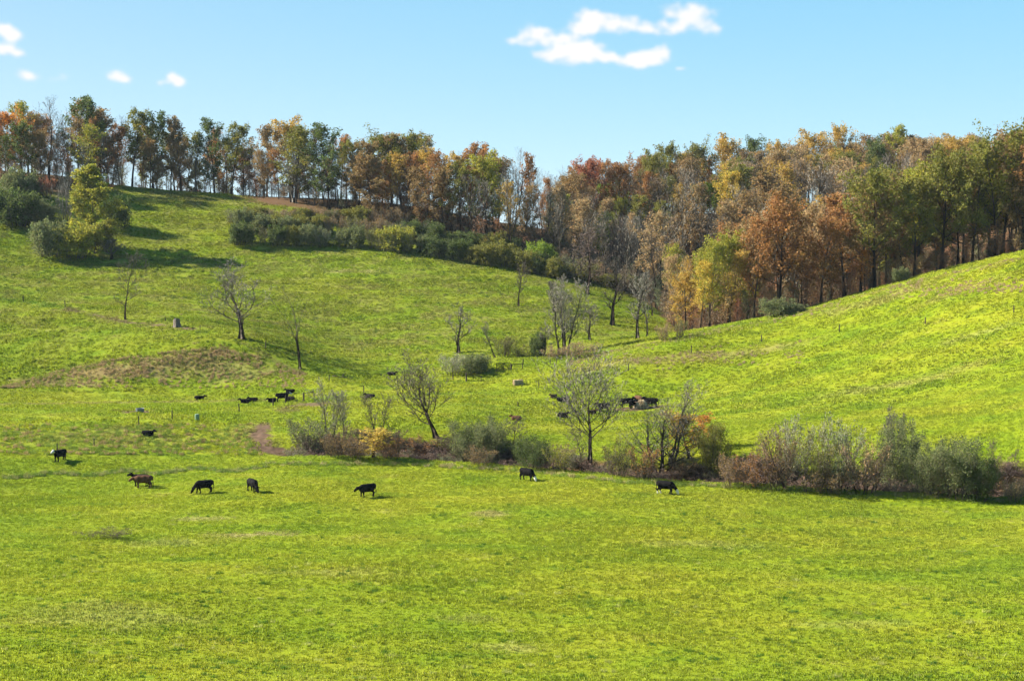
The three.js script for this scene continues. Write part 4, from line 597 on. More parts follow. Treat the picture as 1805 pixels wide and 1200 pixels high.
// ------------------------------------------------------------------ cattle
const cowShapes = {};
function cowShape(pose, face) {   // x forward, y up; one continuous body from a field of tapered limbs
  const key = pose + face; if (cowShapes[key]) return cowShapes[key];
  const B = [], cap = (a, b, ra, rb) => B.push([a, b, ra, rb]), lie = pose === 'lying', dy = lie ? -.56 : 0, P = (x, y, z = 0) => [x, y + dy, z];
  cap(P(-.74, 1.08), P(-.1, 1.0), .30, .37); cap(P(-.1, 1.0), P(.5, 1.02), .37, .34); cap(P(.5, 1.02), P(.68, .95), .33, .27); cap(P(-.85, 1.16), P(.5, 1.2), .12, .14);
  cap(P(.35, .78), P(.72, .82), .22, .2); cap(P(-.3, .72), P(.35, .74), .2, .2);
  let hd, mz;
  if (pose === 'grazing') { cap(P(.66, 1.06), P(1.1, .62), .24, .15); hd = P(1.12, .56); mz = P(1.34, .14); }
  else if (pose === 'walking') { cap(P(.66, 1.06), P(1.12, 1.02), .23, .15); hd = P(1.16, 1.03); mz = P(1.5, .78); }
  else { cap(P(.66, 1.06), P(1.04, 1.34), .23, .15); hd = P(1.08, 1.38); mz = P(1.48, 1.2); }
  const md = [(hd[0] * .45 + mz[0] * .55), (hd[1] * .45 + mz[1] * .55), 0]; cap(hd, md, .155, .125); cap(md, mz, .12, .095);
  for (const z of [-1, 1]) { const e = [hd[0] - .03, hd[1] + .08, z * .12]; cap(e, [e[0] - .03, e[1] + .01, z * .31], .05, .03);
    if (!lie) { const st = pose === 'grazing' ? z * .1 : z * .05;
      cap([.56, .82, z * .17], [.57 + st, .44, z * .17], .15, .078); cap([.57 + st, .44, z * .17], [.55 + st * 1.6, .12, z * .17], .07, .05); cap([.55 + st * 1.6, .12, z * .17], [.6 + st * 1.6, .045, z * .17], .052, .06);
      cap([-.66, .98, z * .15], [-.5 - st, .7, z * .2], .24, .16); cap([-.5 - st, .7, z * .2], [-.78 - st, .43, z * .17], .14, .07); cap([-.78 - st, .43, z * .17], [-.74 - st, .12, z * .17], .062, .05); cap([-.74 - st, .12, z * .17], [-.69 - st, .045, z * .17], .05, .06); }
    else { cap([.55, .2, z * .2], [.86, .12, z * .24], .13, .08); cap([.86, .12, z * .24], [.6, .06, z * .3], .07, .055); cap([-.62, .34, z * .22], [-.3, .2, z * .36], .24, .14); cap([-.3, .2, z * .36], [-.62, .08, z * .42], .1, .06); } }
  cap(P(-1.0, 1.2), lie ? [-1.12, .1, .1] : [-1.06, .55, 0], .04, .025); if (!lie) cap([-1.06, .55, 0], [-1.05, .4, 0], .03, .045);
  const N = 58, lo = [-1.3, -.04, -.62], hi = [1.75, lie ? 1.15 : 1.75, .62], mc = new MarchingCubes(N, new THREE.MeshBasicMaterial(), false, false, 60000); mc.isolation = 0;
  const sm = .05;
  for (let k = 0; k < N; k++) for (let j = 0; j < N; j++) for (let i = 0; i < N; i++) {
    const x = lerp(lo[0], hi[0], i / N), y = lerp(lo[1], hi[1], j / N), z = lerp(lo[2], hi[2], k / N); let s = 0;
    for (const [a, b, ra, rb] of B) { const ux = b[0] - a[0], uy = b[1] - a[1], uz = b[2] - a[2], t = clamp(((x - a[0]) * ux + (y - a[1]) * uy + (z - a[2]) * uz) / (ux * ux + uy * uy + uz * uz), 0, 1), dd = Math.hypot(x - a[0] - ux * t, y - a[1] - uy * t, (z - a[2] - uz * t)) - lerp(ra, rb, t); if (dd < .5) s += Math.exp(-dd / sm * 1.4); }
    mc.field[k * N * N + j * N + i] = s > 0 ? Math.log(s) * sm / 1.4 : -.5;
  }
  mc.update();
  const n = mc.count, p = new Float32Array(n * 3), nr = new Float32Array(n * 3), c = new Float32Array(n * 3);
  for (let v = 0; v < n; v++) {
    const x = lerp(lo[0], hi[0], (mc.positionArray[v * 3] + 1) / 2), y = lerp(lo[1], hi[1], (mc.positionArray[v * 3 + 1] + 1) / 2), z = lerp(lo[2], hi[2], (mc.positionArray[v * 3 + 2] + 1) / 2);
    p.set([x, y, z], v * 3); let a = mc.normalArray[v * 3] / (hi[0] - lo[0]), b = mc.normalArray[v * 3 + 1] / (hi[1] - lo[1]), e = mc.normalArray[v * 3 + 2] / (hi[2] - lo[2]); const l = Math.hypot(a, b, e) || 1; nr.set([a / l, b / l, e / l], v * 3);
    const head = Math.hypot(x - md[0], y - md[1]) < .3 && Math.abs(z) < .15 && (face === 'face' || face === 'socks'), sock = face === 'socks' && y < .3 && x < -.3 && !lie;
    const w = head || sock; c.set(w ? [.62, .58, .52] : face === 'brown' ? [.085, .042, .023] : face === 'dusty' ? [.016, .013, .011] : [.005, .0045, .0045], v * 3);
  }
  const g = new THREE.BufferGeometry(); g.setAttribute('position', new THREE.BufferAttribute(p, 3)); g.setAttribute('normal', new THREE.BufferAttribute(nr, 3)); g.setAttribute('color', new THREE.BufferAttribute(c, 3));
  return cowShapes[key] = g;
}
const hide = new THREE.MeshPhysicalMaterial({ vertexColors: true, roughness: .85, specularIntensity: .12 });
// column, foot row, pose, coat, turn in degrees (0 faces right, 90 away from us), size, label
const cattle = [
  [105, 813, 'standing', 'face', 248, 1.0, 'black calf with white face looking this way, below the left bank'],
  [247, 857, 'standing', 'plain', 176, .98, 'black cow half hidden behind the brown one in the near field'],
  [252, 860, 'walking', 'brown', 182, 1.02, 'brown cow walking left in the near field, the only brown one there'],
  [359, 869, 'grazing', 'plain', 205, 1.0, 'black cow grazing with its head to the left in the near field'],
  [445, 867, 'grazing', 'plain', 305, 1.0, 'black cow grazing with its head towards us and right in the near field'],
  [647, 876, 'walking', 'plain', 215, 1.0, 'black cow facing left with lowered head in the middle of the near field'],
  [929, 847, 'grazing', 'face', 318, 1.0, 'black cow with white face grazing by the field edge left of the largest tree'],
  [1174, 871, 'grazing', 'socks', 335, 1.02, 'black cow with white face and socks grazing right, rightmost in the near field'],
  [260, 768, 'lying', 'plain', 10, .95, 'black cow lying on the grassy bank below the trough'],
  [351, 705, 'lying', 'plain', 12, .95, 'black cow lying alone right of the trough, head raised to the right'],
  [432, 711, 'lying', 'plain', 190, .98, 'black cow lying by the path, nearest of the pair left of the posts'],
  [446, 708, 'lying', 'plain', 200, .9, 'black cow lying behind the other of the pair left of the posts'],
  [479, 709, 'lying', 'plain', 230, .9, 'black cow lying behind a post left of the white-faced standing one'],
  [497, 708, 'standing', 'face', 20, .98, 'black standing cow with white face beside the wooden brace posts'],
  [511, 693, 'lying', 'plain', 200, .9, 'black cow lying uphill behind the wooden brace posts'],
  [511, 706, 'lying', 'dusty', 190, .9, 'dusty black cow lying behind the wire gate'],
  [652, 702, 'lying', 'dusty', 195, .95, 'dark cow lying below the lone post in the middle pasture'],
  [990, 708, 'lying', 'plain', 15, .95, 'black cow lying left of the largest creek tree, farther of two'],
  [992, 736, 'lying', 'dusty', 10, 1.0, 'black cow lying left of the largest creek tree, nearer of two'],
  [976, 701, 'lying', 'brown', 190, .75, 'small brown calf lying beside the black cow left of the largest tree'],
  [910, 741, 'lying', 'brown', 180, .9, 'brown cow lying half hidden behind the hedge bush'],
  [1044, 731, 'lying', 'brown', 15, .95, 'brown cow lying behind the trunk of the largest creek tree'],
  [1064, 726, 'standing', 'plain', 190, .95, 'black cow standing between the largest creek tree and the hay feeder'],
  [1105, 718, 'standing', 'plain', 20, 1.0, 'black cow feeding at the left side of the hay feeder'],
  [1118, 720, 'walking', 'plain', 40, .95, 'black cow with its head in the hay feeder, second from the left'],
  [1148, 718, 'standing', 'plain', 165, 1.02, 'black cow feeding at the right side of the hay feeder'],
  [1126, 712, 'walking', 'brown', 300, .9, 'brown cow behind the hay in the feeder'],
  [690, 662, 'lying', 'dusty', 0, .9, 'dark cow lying in the gully behind the leaning bare tree'],
];
for (const [px, py, pose, face, turn, size, label] of cattle) {
  const c = pix(px, py), e = ground(c.x + .4, c.d) - ground(c.x - .4, c.d);
  const g = thing('cow', label, 'cow', c.x, c.h + .02, c.d, turn * Math.PI / 180, 'cattle on the pasture'); g.scale.setScalar(size * (pose === 'lying' ? .84 : 1.06)); if (pose === 'lying') { g.scale.y *= 1.12; g.rotation.y += ((px * 37 % 60) - 30) * Math.PI / 180; }
  mesh('body', cowShape(pose, face), hide, g);
}

// ------------------------------------------------------------------ fences, gate, feeder and other farm things
const woodTex = (() => { const N = 128, b = new Uint8Array(N * N * 4), r = rng(3); for (let j = 0; j < N; j++) for (let i = 0; i < N; i++) { const g = .62 + .32 * fbm(i * .28, j * .02, 3) + .1 * (r() - .5), k = (j * N + i) * 4; b[k] = 225 * g; b[k + 1] = 205 * g; b[k + 2] = 180 * g; b[k + 3] = 255; } const t = new THREE.DataTexture(b, N, N); t.colorSpace = THREE.SRGBColorSpace; t.wrapS = t.wrapT = THREE.RepeatWrapping; t.magFilter = THREE.LinearFilter; t.needsUpdate = true; return t; })();
const postMat = new THREE.MeshStandardMaterial({ map: woodTex, color: new THREE.Color().setRGB(.28, .24, .19), roughness: .95 }), postDark = new THREE.MeshStandardMaterial({ map: woodTex, color: new THREE.Color().setRGB(.14, .12, .09), roughness: .95 });
const postGeo = (h, r, seed) => { const g = new THREE.LatheGeometry([[r * 1.02, -.4], [r * 1.02, .02], [r, h * .3], [r * .97, h * .7], [r * .95, h - .03], [r * .75, h], [0, h + .008]].map((q) => new THREE.Vector2(...q)), 9), p = g.attributes.position, n = rng(seed), o = Array.from({ length: 9 }, () => 1 + (n() - .5) * .16); for (let k = 0; k < p.count; k++) { const s = o[Math.round((Math.atan2(p.getZ(k), p.getX(k)) / 6.28319 + 1) * 9) % 9]; p.setX(k, p.getX(k) * s); p.setZ(k, p.getZ(k) * s); } g.computeVertexNormals(); return g; };
const wireMat = new THREE.MeshStandardMaterial({ color: new THREE.Color().setRGB(.35, .34, .32), roughness: .5, metalness: .8 });
const postShapes = [postGeo(1.35, .075, 1), postGeo(1.35, .085, 2), postGeo(1.35, .065, 3)];
function fencePost(px, base, top, label, dark) {
  const c = pix(px, base), H = heightFor(top, c.d) - c.h, r = rng(Math.round(px * 7 + base)), g = thing('fence_post', label, 'post', c.x, c.h, c.d, r() * 6, 'weathered wooden fence posts'); g.rotation.z = (r() - .5) * .1;
  const b = mesh('post', postShapes[Math.floor(r() * 3)], dark ? postDark : postMat, g); b.scale.set(1.1, H / 1.35, 1.1);
  const m = new MB(); for (const y of [.3, .62, .94]) m.box(.082, H * y, 0, .03, .05, .02); mesh('wire_staples', m.geo(), wireMat, g); return c;
}
for (const [px, b, t, l, dk] of [[100, 797, 781, 'wooden post right behind the white-faced calf', 1], [165, 786, 773, 'short wooden post on the left bank slope'], [244, 750, 733, 'wooden post on the bank edge just right of the trough', 1], [303, 739, 723, 'wooden post between the trough and the green barrel', 1], [421, 726, 711, 'wooden post left of the pair of lying cows', 1], [481, 716, 701, 'wooden post in front of the lying cow left of the gate', 1], [503, 711, 696, 'wooden post left of the wire gate, by the white-faced cow', 1], [641, 692, 679, 'lone wooden post above the dark lying cow in mid pasture', 1],
  [40, 532, 520, 'post at the left end of the far fence line', 1], [114, 541, 529, 'second post of the far fence line from the left', 1], [352, 583, 572, 'post right of the stump on the far fence line'], [468, 613, 601, 'post below the big forked tree'], [291, 566, 560, 'thin short post left of the stump'], [580, 672, 660, 'post beside the fallen pale log', 0], [713, 672, 662, 'short post behind the leaning creek tree'],
  [950, 685, 671, 'dark post right of the square hay bale', 1], [913, 716, 708, 'short leaning post below the square hay bale', 1], [922, 642, 633, 'post right of the green gate, at the rail end', 1], [970, 641, 633, 'post in the hollow right of the gate'], [981, 640, 631, 'thin post where the right-hand hill starts'], [1108, 653, 641, 'post low on the right-hand hill'], [1219, 622, 609, 'post first in the line up the right-hand hill', 1], [1343, 602, 590, 'post second in the line up the right-hand hill', 1], [1480, 585, 572, 'post third in the line up the right-hand hill', 1], [1632, 572, 559, 'pale post fourth in the line up the right-hand hill'], [1788, 551, 538, 'post near the right edge on the right-hand hill', 1], [864, 634, 626, 'post left of the green gate in the hollow', 1], [1187, 574, 552, 'tall post by the wood at the head of the hollow', 1], [798, 669, 660, 'post beside the small wire gate'], [822, 671, 657, 'stout post at the left of the right-hand wooden brace', 1]]) fencePost(px, b, t, l, dk);
function brace(px0, b0, t0, px1, b1, t1, label) {
  const a = pix(px0, b0), b = pix(px1, b1), g = thing('fence_brace', label, 'fence', a.x, a.h, a.d, 0), Ha = heightFor(t0, a.d) - a.h, Hb = heightFor(t1, b.d) - b.h;
  const p = mesh('post', postShapes[1], postDark, g); p.scale.set(1.6, Ha / 1.35, 1.6);
  const q = mesh('post', postShapes[2], postDark, g); q.scale.set(1.2, Hb / 1.35, 1.2); q.position.set(b.x - a.x, b.h - a.h, a.d - b.d);
  const m = new MB(), n = 4, path = [], rad = []; for (let k = 0; k <= n; k++) { path.push(new V(lerp(0, b.x - a.x, k / n), lerp(Ha * .9, b.h - a.h + Hb * .95, k / n) + .02 * Math.sin(k * 2), lerp(0, a.d - b.d, k / n))); rad.push(.055); } m.tube(path, rad, 6); mesh('rail', m.geo(), postDark, g);
  const w = new MB(); w.tube([new V(0, Ha * .85, 0), new V(b.x - a.x, b.h - a.h + .15, a.d - b.d)], [.012, .012], 4); mesh('brace_wire', w.geo(), wireMat, g);
}
brace(535, 708, 692, 553, 704, 689, 'wooden brace of two posts and a rail beside the lying cows');
brace(822, 672, 657, 848, 672, 663, 'wooden brace of two posts and a rail left of the hay bale');
brace(901, 652, 641, 921, 650, 641, 'wooden rail between posts right of the green gate');
function gate(px0, px1, base, top, bars, mat, name, label, diag) {
  const a = pix(px0, base), b = pix(px1, base), c0 = column(px0, (a.d + b.d) / 2), L = Math.abs(b.x - a.x), H = heightFor(top, c0.d) - c0.h, g = thing(name, label, 'gate', c0.x, c0.h + .08, c0.d, 0), R = diag ? .068 : .034;
  const fr = new MB(); fr.tube([new V(0, 0, 0), new V(0, H, 0)], [R, R], 6); fr.tube([new V(L, 0, 0), new V(L, H, 0)], [R, R], 6); fr.tube([new V(0, H, 0), new V(L, H, 0)], [R, R], 6); fr.tube([new V(0, .08, 0), new V(L, .08, 0)], [R, R], 6); mesh('frame', fr.geo(), mat, g);
  for (let k = 1; k < bars; k++) { const m = new MB(), y = .08 + (H - .08) * k / bars; m.tube([new V(0, y, 0), new V(L, y, 0)], [R * .8, R * .8], 5); mesh('bar', m.geo(), mat, g); }
  if (diag) for (const [x0, y0, x1, y1] of [[0, .08, L / 2, H], [L, .08, L / 2, H], [L / 2, .08, L / 2, H]]) { const m = new MB(); m.tube([new V(x0, y0, .03), new V(x1, y1, .03)], [R * .9, R * .9], 5); mesh('brace', m.geo(), mat, g); }
  else for (const t of [.33, .66]) { const m = new MB(); m.tube([new V(L * t, 0, .02), new V(L * t, H, .02)], [R * .7, R * .7], 5); mesh('upright', m.geo(), mat, g); }
}
gate(875, 900, 653, 641, 5, new THREE.MeshStandardMaterial({ color: new THREE.Color().setRGB(.02, .075, .065), roughness: .5, metalness: .2 }), 'metal_gate', 'dark green metal bar gate in the hollow behind the bale', true);
gate(507, 522, 708, 693, 3, new THREE.MeshStandardMaterial({ color: new THREE.Color().setRGB(.22, .2, .17), roughness: .7, metalness: .3 }), 'wire_gate', 'thin rusty wire gate beside the wooden brace and lying cows', false);
gate(782, 800, 672, 661, 4, new THREE.MeshStandardMaterial({ color: new THREE.Color().setRGB(.3, .28, .25), roughness: .6, metalness: .4 }), 'wire_gate', 'grey wire gate seen through the leaning creek tree', false);
// straw
const strawMat = new THREE.MeshPhysicalMaterial({ color: new THREE.Color().setRGB(.46, .36, .21), vertexColors: true, roughness: .95, transmission: .15, thickness: 0, side: THREE.DoubleSide }), strawSolid = new THREE.MeshStandardMaterial({ color: new THREE.Color().setRGB(.36, .28, .16), roughness: 1 });
function strawOn(pointAt, n, L, seed) { const m = new MB(), r = rng(seed); for (let k = 0; k < n; k++) { const [p, nn] = pointAt(r), q = new V(r() - .5, r() - .5, r() - .5).normalize().multiplyScalar(L * (.5 + r())).addScaledVector(nn, L * .35), w = new V(r() - .5, r() - .5, r() - .5).normalize().multiplyScalar(.035), c = .7 + .55 * r(); m.tri(p.x - w.x, p.y - w.y, p.z - w.z, p.x + w.x, p.y + w.y, p.z + w.z, p.x + q.x, p.y + q.y, p.z + q.z, [c, c, c]); } return m.geo(); }
function lump(g, a, f, seed) { const p = g.attributes.position, v = new V(); for (let k = 0; k < p.count; k++) { v.fromBufferAttribute(p, k); const s = 1 + a * (noise(v.x * f + seed, v.y * f + v.z * f * .7) + .5 * noise(v.x * f * 2.7, v.z * f * 2.7 + seed)); p.setXYZ(k, v.x * s, v.y * s, v.z * s); } g.computeVertexNormals(); return g; }
{ // square bale
  const c = pix(913, 678), g = thing('hay_bale', 'pale square hay bale lying on the grass below the gate', 'hay bale', c.x, c.h, c.d, .25), W = 1.55, H = .8, D = 1.0, b = new THREE.BoxGeometry(W, H, D, 10, 6, 7); b.translate(0, H / 2, 0);
  mesh('bale', lump(b, .05, 2.2, 3), strawSolid, g);
  mesh('loose_straw', strawOn((r) => { const f = Math.floor(r() * 5), u = r() - .5, w = r() - .5; return f === 0 ? [new V(u * W, H, w * D), new V(0, 1, 0)] : f < 3 ? [new V(u * W, (w + .5) * H, (f === 1 ? .5 : -.5) * D), new V(0, 0, f === 1 ? 1 : -1)] : [new V((f === 3 ? .5 : -.5) * W, (u + .5) * H, w * D), new V(f === 3 ? 1 : -1, 0, 0)]; }, 1500, .1, 5), strawMat, g);
  const m = new MB(); for (const x of [-.35, .35]) for (const [p, q] of [[[x, .02, .52], [x, .83, .52]], [[x, .83, .52], [x, .83, -.52]], [[x, .83, -.52], [x, .02, -.52]]]) m.tube([new V(...p), new V(...q)], [.012, .012], 4); mesh('twine', m.geo(), BARK.brown, g);
}
{ // ring feeder with hay
  const c = pix(1130, 719), ga = thing('ring_feeder', 'round steel bar feeder full of hay with cattle around it', 'feeder', c.x, c.h, c.d, 0), R = 1.35, steel = new THREE.MeshStandardMaterial({ color: new THREE.Color().setRGB(.2, .13, .09), roughness: .7, metalness: .5 });
  for (const y of [.06, .5, 1.05]) { const t = new THREE.TorusGeometry(R, .028, 6, 40); t.rotateX(Math.PI / 2); t.translate(0, y, 0); mesh('hoop', t, steel, ga); }
  for (let k = 0; k < 16; k++) { const a = k / 16 * 6.28319, m = new MB(); m.tube([new V(Math.cos(a) * R, .02, Math.sin(a) * R), new V(Math.cos(a) * R, 1.06, Math.sin(a) * R)], [.022, .022], 5); mesh('upright_bar', m.geo(), steel, ga); }
  const gh = thing('hay_heap', 'rounded heap of pale hay inside the ring feeder', 'hay', c.x, c.h, c.d, .4), s = new THREE.SphereGeometry(1.12, 30, 18, 0, 6.28319, 0, 1.65); s.scale(1, 1.08, 1);
  mesh('heap', lump(s, .2, 1.5, 8), strawSolid, gh);
  mesh('loose_straw', strawOn((r) => { const th = r() * 6.28, u = Math.acos(r()), n = new V(Math.sin(u) * Math.cos(th), Math.cos(u), Math.sin(u) * Math.sin(th)); return [n.clone().multiply(new V(1.1, 1.18, 1.1)), n]; }, 4200, .2, 9), strawMat, gh);
}
{ // round stock tank
  const c = pix(246, 727), g = thing('water_trough', 'round galvanised water trough in a ring of mud on the left flat', 'trough', c.x, c.h + .02, c.d, 0), R = .6, zinc = new THREE.MeshStandardMaterial({ color: new THREE.Color().setRGB(.16, .18, .18), roughness: .55, metalness: .3 });
  mesh('tank', new THREE.LatheGeometry([[0, 0], [R, 0], [R + .01, .2], [R, .22], [R + .02, .4], [R + .01, .42], [R + .03, .56], [R + .06, .6], [R + .03, .63], [R - .02, .6], [R - .03, .05], [0, .05]].map((q) => new THREE.Vector2(...q)), 36), zinc, g);
  const w = new THREE.CircleGeometry(R - .03, 32); w.rotateX(-Math.PI / 2); w.translate(0, .5, 0); mesh('water', w, new THREE.MeshStandardMaterial({ color: new THREE.Color().setRGB(.02, .035, .04), roughness: .05 }), g);
}
{ // plastic barrel
  const c = pix(347, 741), g = thing('barrel', 'pale green plastic barrel standing at the bank edge', 'barrel', c.x, c.h - .02, c.d, 0); g.rotation.z = .04;
  mesh('drum', new THREE.LatheGeometry([[0, 0], [.27, 0], [.3, .04], [.31, .28], [.325, .3], [.325, .34], [.31, .36], [.31, .6], [.325, .62], [.325, .66], [.31, .68], [.3, .9], [.27, .94], [0, .94]].map((q) => new THREE.Vector2(...q)), 24), new THREE.MeshStandardMaterial({ color: new THREE.Color().setRGB(.13, .22, .12), roughness: .6 }), g);
  for (const x of [-.13, .13]) { const m = new THREE.CylinderGeometry(.035, .035, .03, 10); m.translate(x, .955, 0); mesh('bung', m, new THREE.MeshStandardMaterial({ color: new THREE.Color().setRGB(.6, .62, .58), roughness: .6 }), g); }
}
{ // stump
  const c = pix(311, 576), g = thing('tree_stump', 'tall broken tree stump on the far fence line of the left hill', 'stump', c.x, c.h - .1, c.d, 0), s = new THREE.CylinderGeometry(.56, .72, 1.65, 18, 8, false); s.translate(0, .82, 0); const p = s.attributes.position;
  for (let k = 0; k < p.count; k++) { const a = Math.atan2(p.getZ(k), p.getX(k)), y = p.getY(k), q = 1 + .1 * Math.sin(a * 5 + 1) + .07 * Math.sin(a * 9 + y * 2) + .25 * Math.exp(-y * 3.5) * (1 + Math.sin(a * 4)); p.setX(k, p.getX(k) * q); p.setZ(k, p.getZ(k) * q); if (y > 1.6) p.setY(k, y + .16 * Math.sin(a * 2) + .1 * Math.sin(a * 5 + 2) - (Math.hypot(p.getX(k), p.getZ(k)) < .1 ? .2 : 0)); }
  s.computeVertexNormals(); mesh('stump', s, BARK.brown, g);
  for (let k = 0; k < 5; k++) { const a = k * 1.3, m = new MB(); m.tube([new V(Math.cos(a) * .5, .3, Math.sin(a) * .5), new V(Math.cos(a) * .9, .1, Math.sin(a) * .9), new V(Math.cos(a) * 1.3, -.05, Math.sin(a) * 1.3)], [.16, .11, .04], 6); mesh('root', m.geo(), BARK.brown, g); }
}
{ // fallen logs
  const log = (px0, py0, px1, py1, r, mat, label) => { const a = pix(px0, py0), b = pix(px1, py1), g = thing('fallen_log', label, 'log', a.x, a.h + r * .7, a.d, 0), m = new MB(), n = 6, path = [], rad = []; for (let k = 0; k <= n; k++) { const t = k / n, x = lerp(a.x, b.x, t), d = lerp(a.d, b.d, t); path.push(new V(x - a.x, ground(x, d) - a.h + .06 * Math.sin(k * 2.1), a.d - d)); rad.push(r * lerp(1, .55, t) * (k === 0 || k === n ? .8 : 1)); } m.tube(path, rad, 8); mesh('log', m.geo(), mat, g); const q = new MB(); q.tube([path[3], path[3].clone().add(new V(.3, .5, .2)), path[3].clone().add(new V(.7, .8, .25))], [r * .5, r * .3, r * .12], 5); mesh('branch_stub', q.geo(), mat, g); };
  log(585, 664, 620, 668, .2, BARK.silver, 'pale fallen log lying at the foot of the gully');
  log(1000, 786 + 28, 1016, 806, .1, BARK.brown, 'leaning dead branch in the creek hedge');
}

// ------------------------------------------------------------------ grass
{
  const blade = (m, r, x, z, h, w, c) => { const a = r() * 6.28, lean = h * (.2 + .7 * r()), b = r() * 6.28; m.tri(x - Math.cos(a) * w, 0, z - Math.sin(a) * w, x + Math.cos(a) * w, 0, z + Math.sin(a) * w, x + Math.cos(b) * lean, h, z + Math.sin(b) * lean, c); const n = new V((r() - .5) * 1.1, 1, (r() - .5) * 1.1).normalize(); for (let k = m.n.length - 9; k < m.n.length; k += 3) { m.n[k] = n.x; m.n[k + 1] = n.y; m.n[k + 2] = n.z; } };
  const sward = (seed, n, R, h0, h1, w) => { const m = new MB(), r = rng(seed), hubs = Array.from({ length: 26 }, () => [(r() - .5) * 2 * R, (r() - .5) * 2 * R, .5 + r()]); for (let k = 0; k < n; k++) { let x, z, f = .8; if (r() < .6) { const q = hubs[Math.floor(r() * hubs.length)], s = .16 * R * (r() + r() - 1); x = q[0] + s; z = q[1] + .16 * R * (r() + r() - 1); f = q[2] * 1.1; } else { x = (r() - .5) * 2 * R; z = (r() - .5) * 2 * R; } const t = .6 + .75 * r(), y = (r() - .5) * .22, h = lerp(h0, h1, r()) * f; blade(m, r, x, z, h, w * (.7 + .6 * r()), r() < .02 ? [1.7, 1.5, 4] : [t * (1 + y), t, t * (1 - y)]); } return m.geo(); };
  const grassMat = new THREE.MeshPhysicalMaterial({ color: 0xffffff, vertexColors: true, roughness: .95, specularIntensity: .12, transmission: .4, thickness: 0, side: THREE.DoubleSide });
  const lay = (name, label, geo, list) => { const o = new THREE.InstancedMesh(geo, grassMat, list.length), m4 = new THREE.Matrix4(), Q = new THREE.Quaternion(), Q2 = new THREE.Quaternion(), up = new V(0, 1, 0), nn = new V(), col = new THREE.Color(); list.forEach(([x, d, s, sy, c, turn], i) => { nn.set(-(ground(x + .8, d) - ground(x - .8, d)) / 1.6, 1, (ground(x, d + .8) - ground(x, d - .8)) / 1.6).normalize(); Q.setFromUnitVectors(up, nn); Q2.setFromAxisAngle(up, turn); Q.multiply(Q2); m4.compose(new V(x, ground(x, d) - .015, -d), Q, new V(s, sy, s)); o.setMatrixAt(i, m4); o.setColorAt(i, col.setRGB(clamp(c[0], 0, .9), clamp(c[1], 0, .9), clamp(c[2], 0, .9))); }); o.name = name; o.castShadow = o.receiveShadow = true; scene.add(tag(o, label, 'grass', undefined, 'stuff')); };
  const near = [], mid = [], r = rng(2024);
  const colour = (x, d, k) => { const o = cmAt(x, d) * 3; return [CM[o] * k, CM[o + 1] * k, CM[o + 2] * k]; };
  for (let d = 66; d < 420; ) {
    const step = d < 190 ? 1.25 : 2.0, half = d * .40 + 4;
    for (let x = -half; x < half; x += step) { const X = x + (r() - .5) * step, D = d + (r() - .5) * step, t = r() * 6.28, u = r(); if (BARE[cmAt(X, D)]) continue;
      const streak = noise(X * .06 + 7, D * .33), rough = clamp(.5 + 1.1 * fbm(X * .05 + 30, D * .09, 2) + .7 * streak, 0, 1);
      if (d < 190) near.push([X, D, 1, .7 + .5 * rough * (.6 + .8 * u), colour(X, D, 1.6), t]); else mid.push([X, D, 1.55, .55 + 1.2 * rough * (.5 + u), colour(X, D, 1.6), t]); }
    d += step;
  }
  lay('near_pasture_grass', 'short bright green grass of the near field', sward(1, 620, 1, .05, .14, .022), near);
  lay('far_pasture_grass', 'grass of the far pastures and hillsides', sward(2, 520, 1, .07, .17, .03), mid);
  // taller rough grass: the brown bank, the ditch line, field edge, dry seed heads on the hill
  const tall = [], put = (px, py, w, hgt, c) => { const q = pix(px, py); if (!BARE[cmAt(q.x, q.d)]) tall.push([q.x, q.d, w, hgt, c, r() * 6.28]); };
  for (let k = 0; k < 1500; k++) { const px = r() * 540, t = r(), top = interp([[0, 684], [100, 656], [200, 634], [300, 620], [380, 614], [450, 628], [540, 660]], px), py = lerp(top, 684, t * t), n = r(); if (fbm(px * .02, py * .06, 2) > -.18) put(px, py, .28, .55 + .75 * r(), n < .5 ? [.40, .29, .14] : n < .75 ? [.40, .34, .13] : [.22, .28, .04]); }
  for (let k = 0; k < 200; k++) { const px = r() * 470, py = 840 - px * .03 + 3 * Math.sin(px * .05) + (r() - .5) * 5; put(px, py, .4, .5 + .7 * r(), r() < .5 ? [.14, .24, .03] : [.30, .33, .09]); }
  for (let k = 0; k < 420; k++) { const px = 460 + r() * 1345, py = interp([[455, 815], [700, 815], [900, 825], [1100, 847], [1300, 855], [1500, 866], [1700, 876], [1900, 888]], px) + r() * 5; put(px, py, .45, .35 + .7 * r(), r() < .7 ? [.24, .34, .04] : [.42, .39, .14]); }
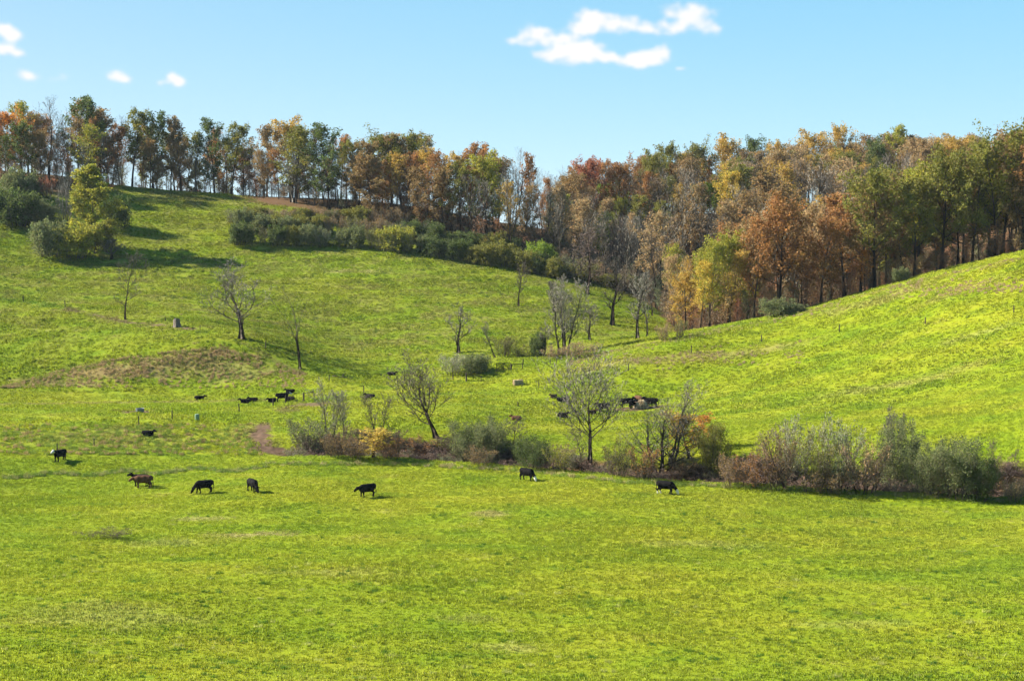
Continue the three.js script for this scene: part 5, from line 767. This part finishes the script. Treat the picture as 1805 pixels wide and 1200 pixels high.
  for (let k = 0; k < 260; k++) { const px = 1000 + r() * 800, py = interp([[1000, 638], [1100, 612], [1200, 592], [1300, 573], [1400, 553], [1500, 524], [1600, 497], [1700, 474], [1860, 440]], px) + 1 + 12 * r() * r(); put(px, py, .3, .5 + .6 * r(), r() < .5 ? [.46, .34, .2] : [.36, .36, .09]); }
  for (let k = 0; k < 420; k++) { const px = 1000 + r() * 420, py = 642 - (px - 1000) * .05 + (r() + r() - 1) * 24; if (fbm(px * .015, py * .05, 2) > -.05) put(px, py, .26, .4 + .6 * r(), [.42, .32, .17]); }
  for (let k = 0; k < 200; k++) { const px = 1560 + r() * 245, py = 508 + (r() + r() - 1) * 18 - (px - 1680) * .03; put(px, py, .3, .4 + .6 * r(), [.48, .33, .2]); }
  for (let k = 0; k < 700; k++) { const px = r() * 460, py = 748 + r() * 54; put(px, py, .35, .45 + .7 * r(), r() < .35 ? [.38, .30, .11] : [.20, .29, .035]); }
  for (let k = 0; k < 520; k++) { const px = r() * 1805, py = 890 + r() * 310; put(px, py, .18 + .24 * r(), .3 + .35 * r(), r() < .22 ? [.46, .5, .11] : [.085, .19, .012]); }
  for (let k = 0; k < 900; k++) { const px = 300 + r() * 860, py = 445 + r() * 190; if (fbm(px * .01 + 5, py * .03, 2) > -.1) put(px, py, .35 + .4 * r(), .3 + .4 * r(), r() < .25 ? [.40, .36, .12] : [.075, .15, .015]); }
  for (let k = 0; k < 260; k++) { const px = r() * 420, py = 450 + r() * 80; put(px, py, .35 + .4 * r(), .3 + .4 * r(), [.075, .15, .015]); }
  lay('rough_tall_grass', 'taller rough and dry grass on banks, ditches and field edges', sward(3, 260, .8, .16, .42, .02), tall);
}
{ // dead weeds in the near field
  const c = pix(190, 949), g = thing('dead_weed_clump', 'dark clump of dead weeds in the left near field', 'weeds', c.x, c.h, c.d, 0), q = protos.thicket[2]; g.scale.set(.85, .2, .55);
  mesh('stalks', q.branches, BARK.dark, g); mesh('foliage', q.leaves, LEAF.olive, g);
}
scene.fog = new THREE.FogExp2(new THREE.Color(.75, .88, 1), 0.000045);   // thin autumn haze
renderer.render(scene, camera);
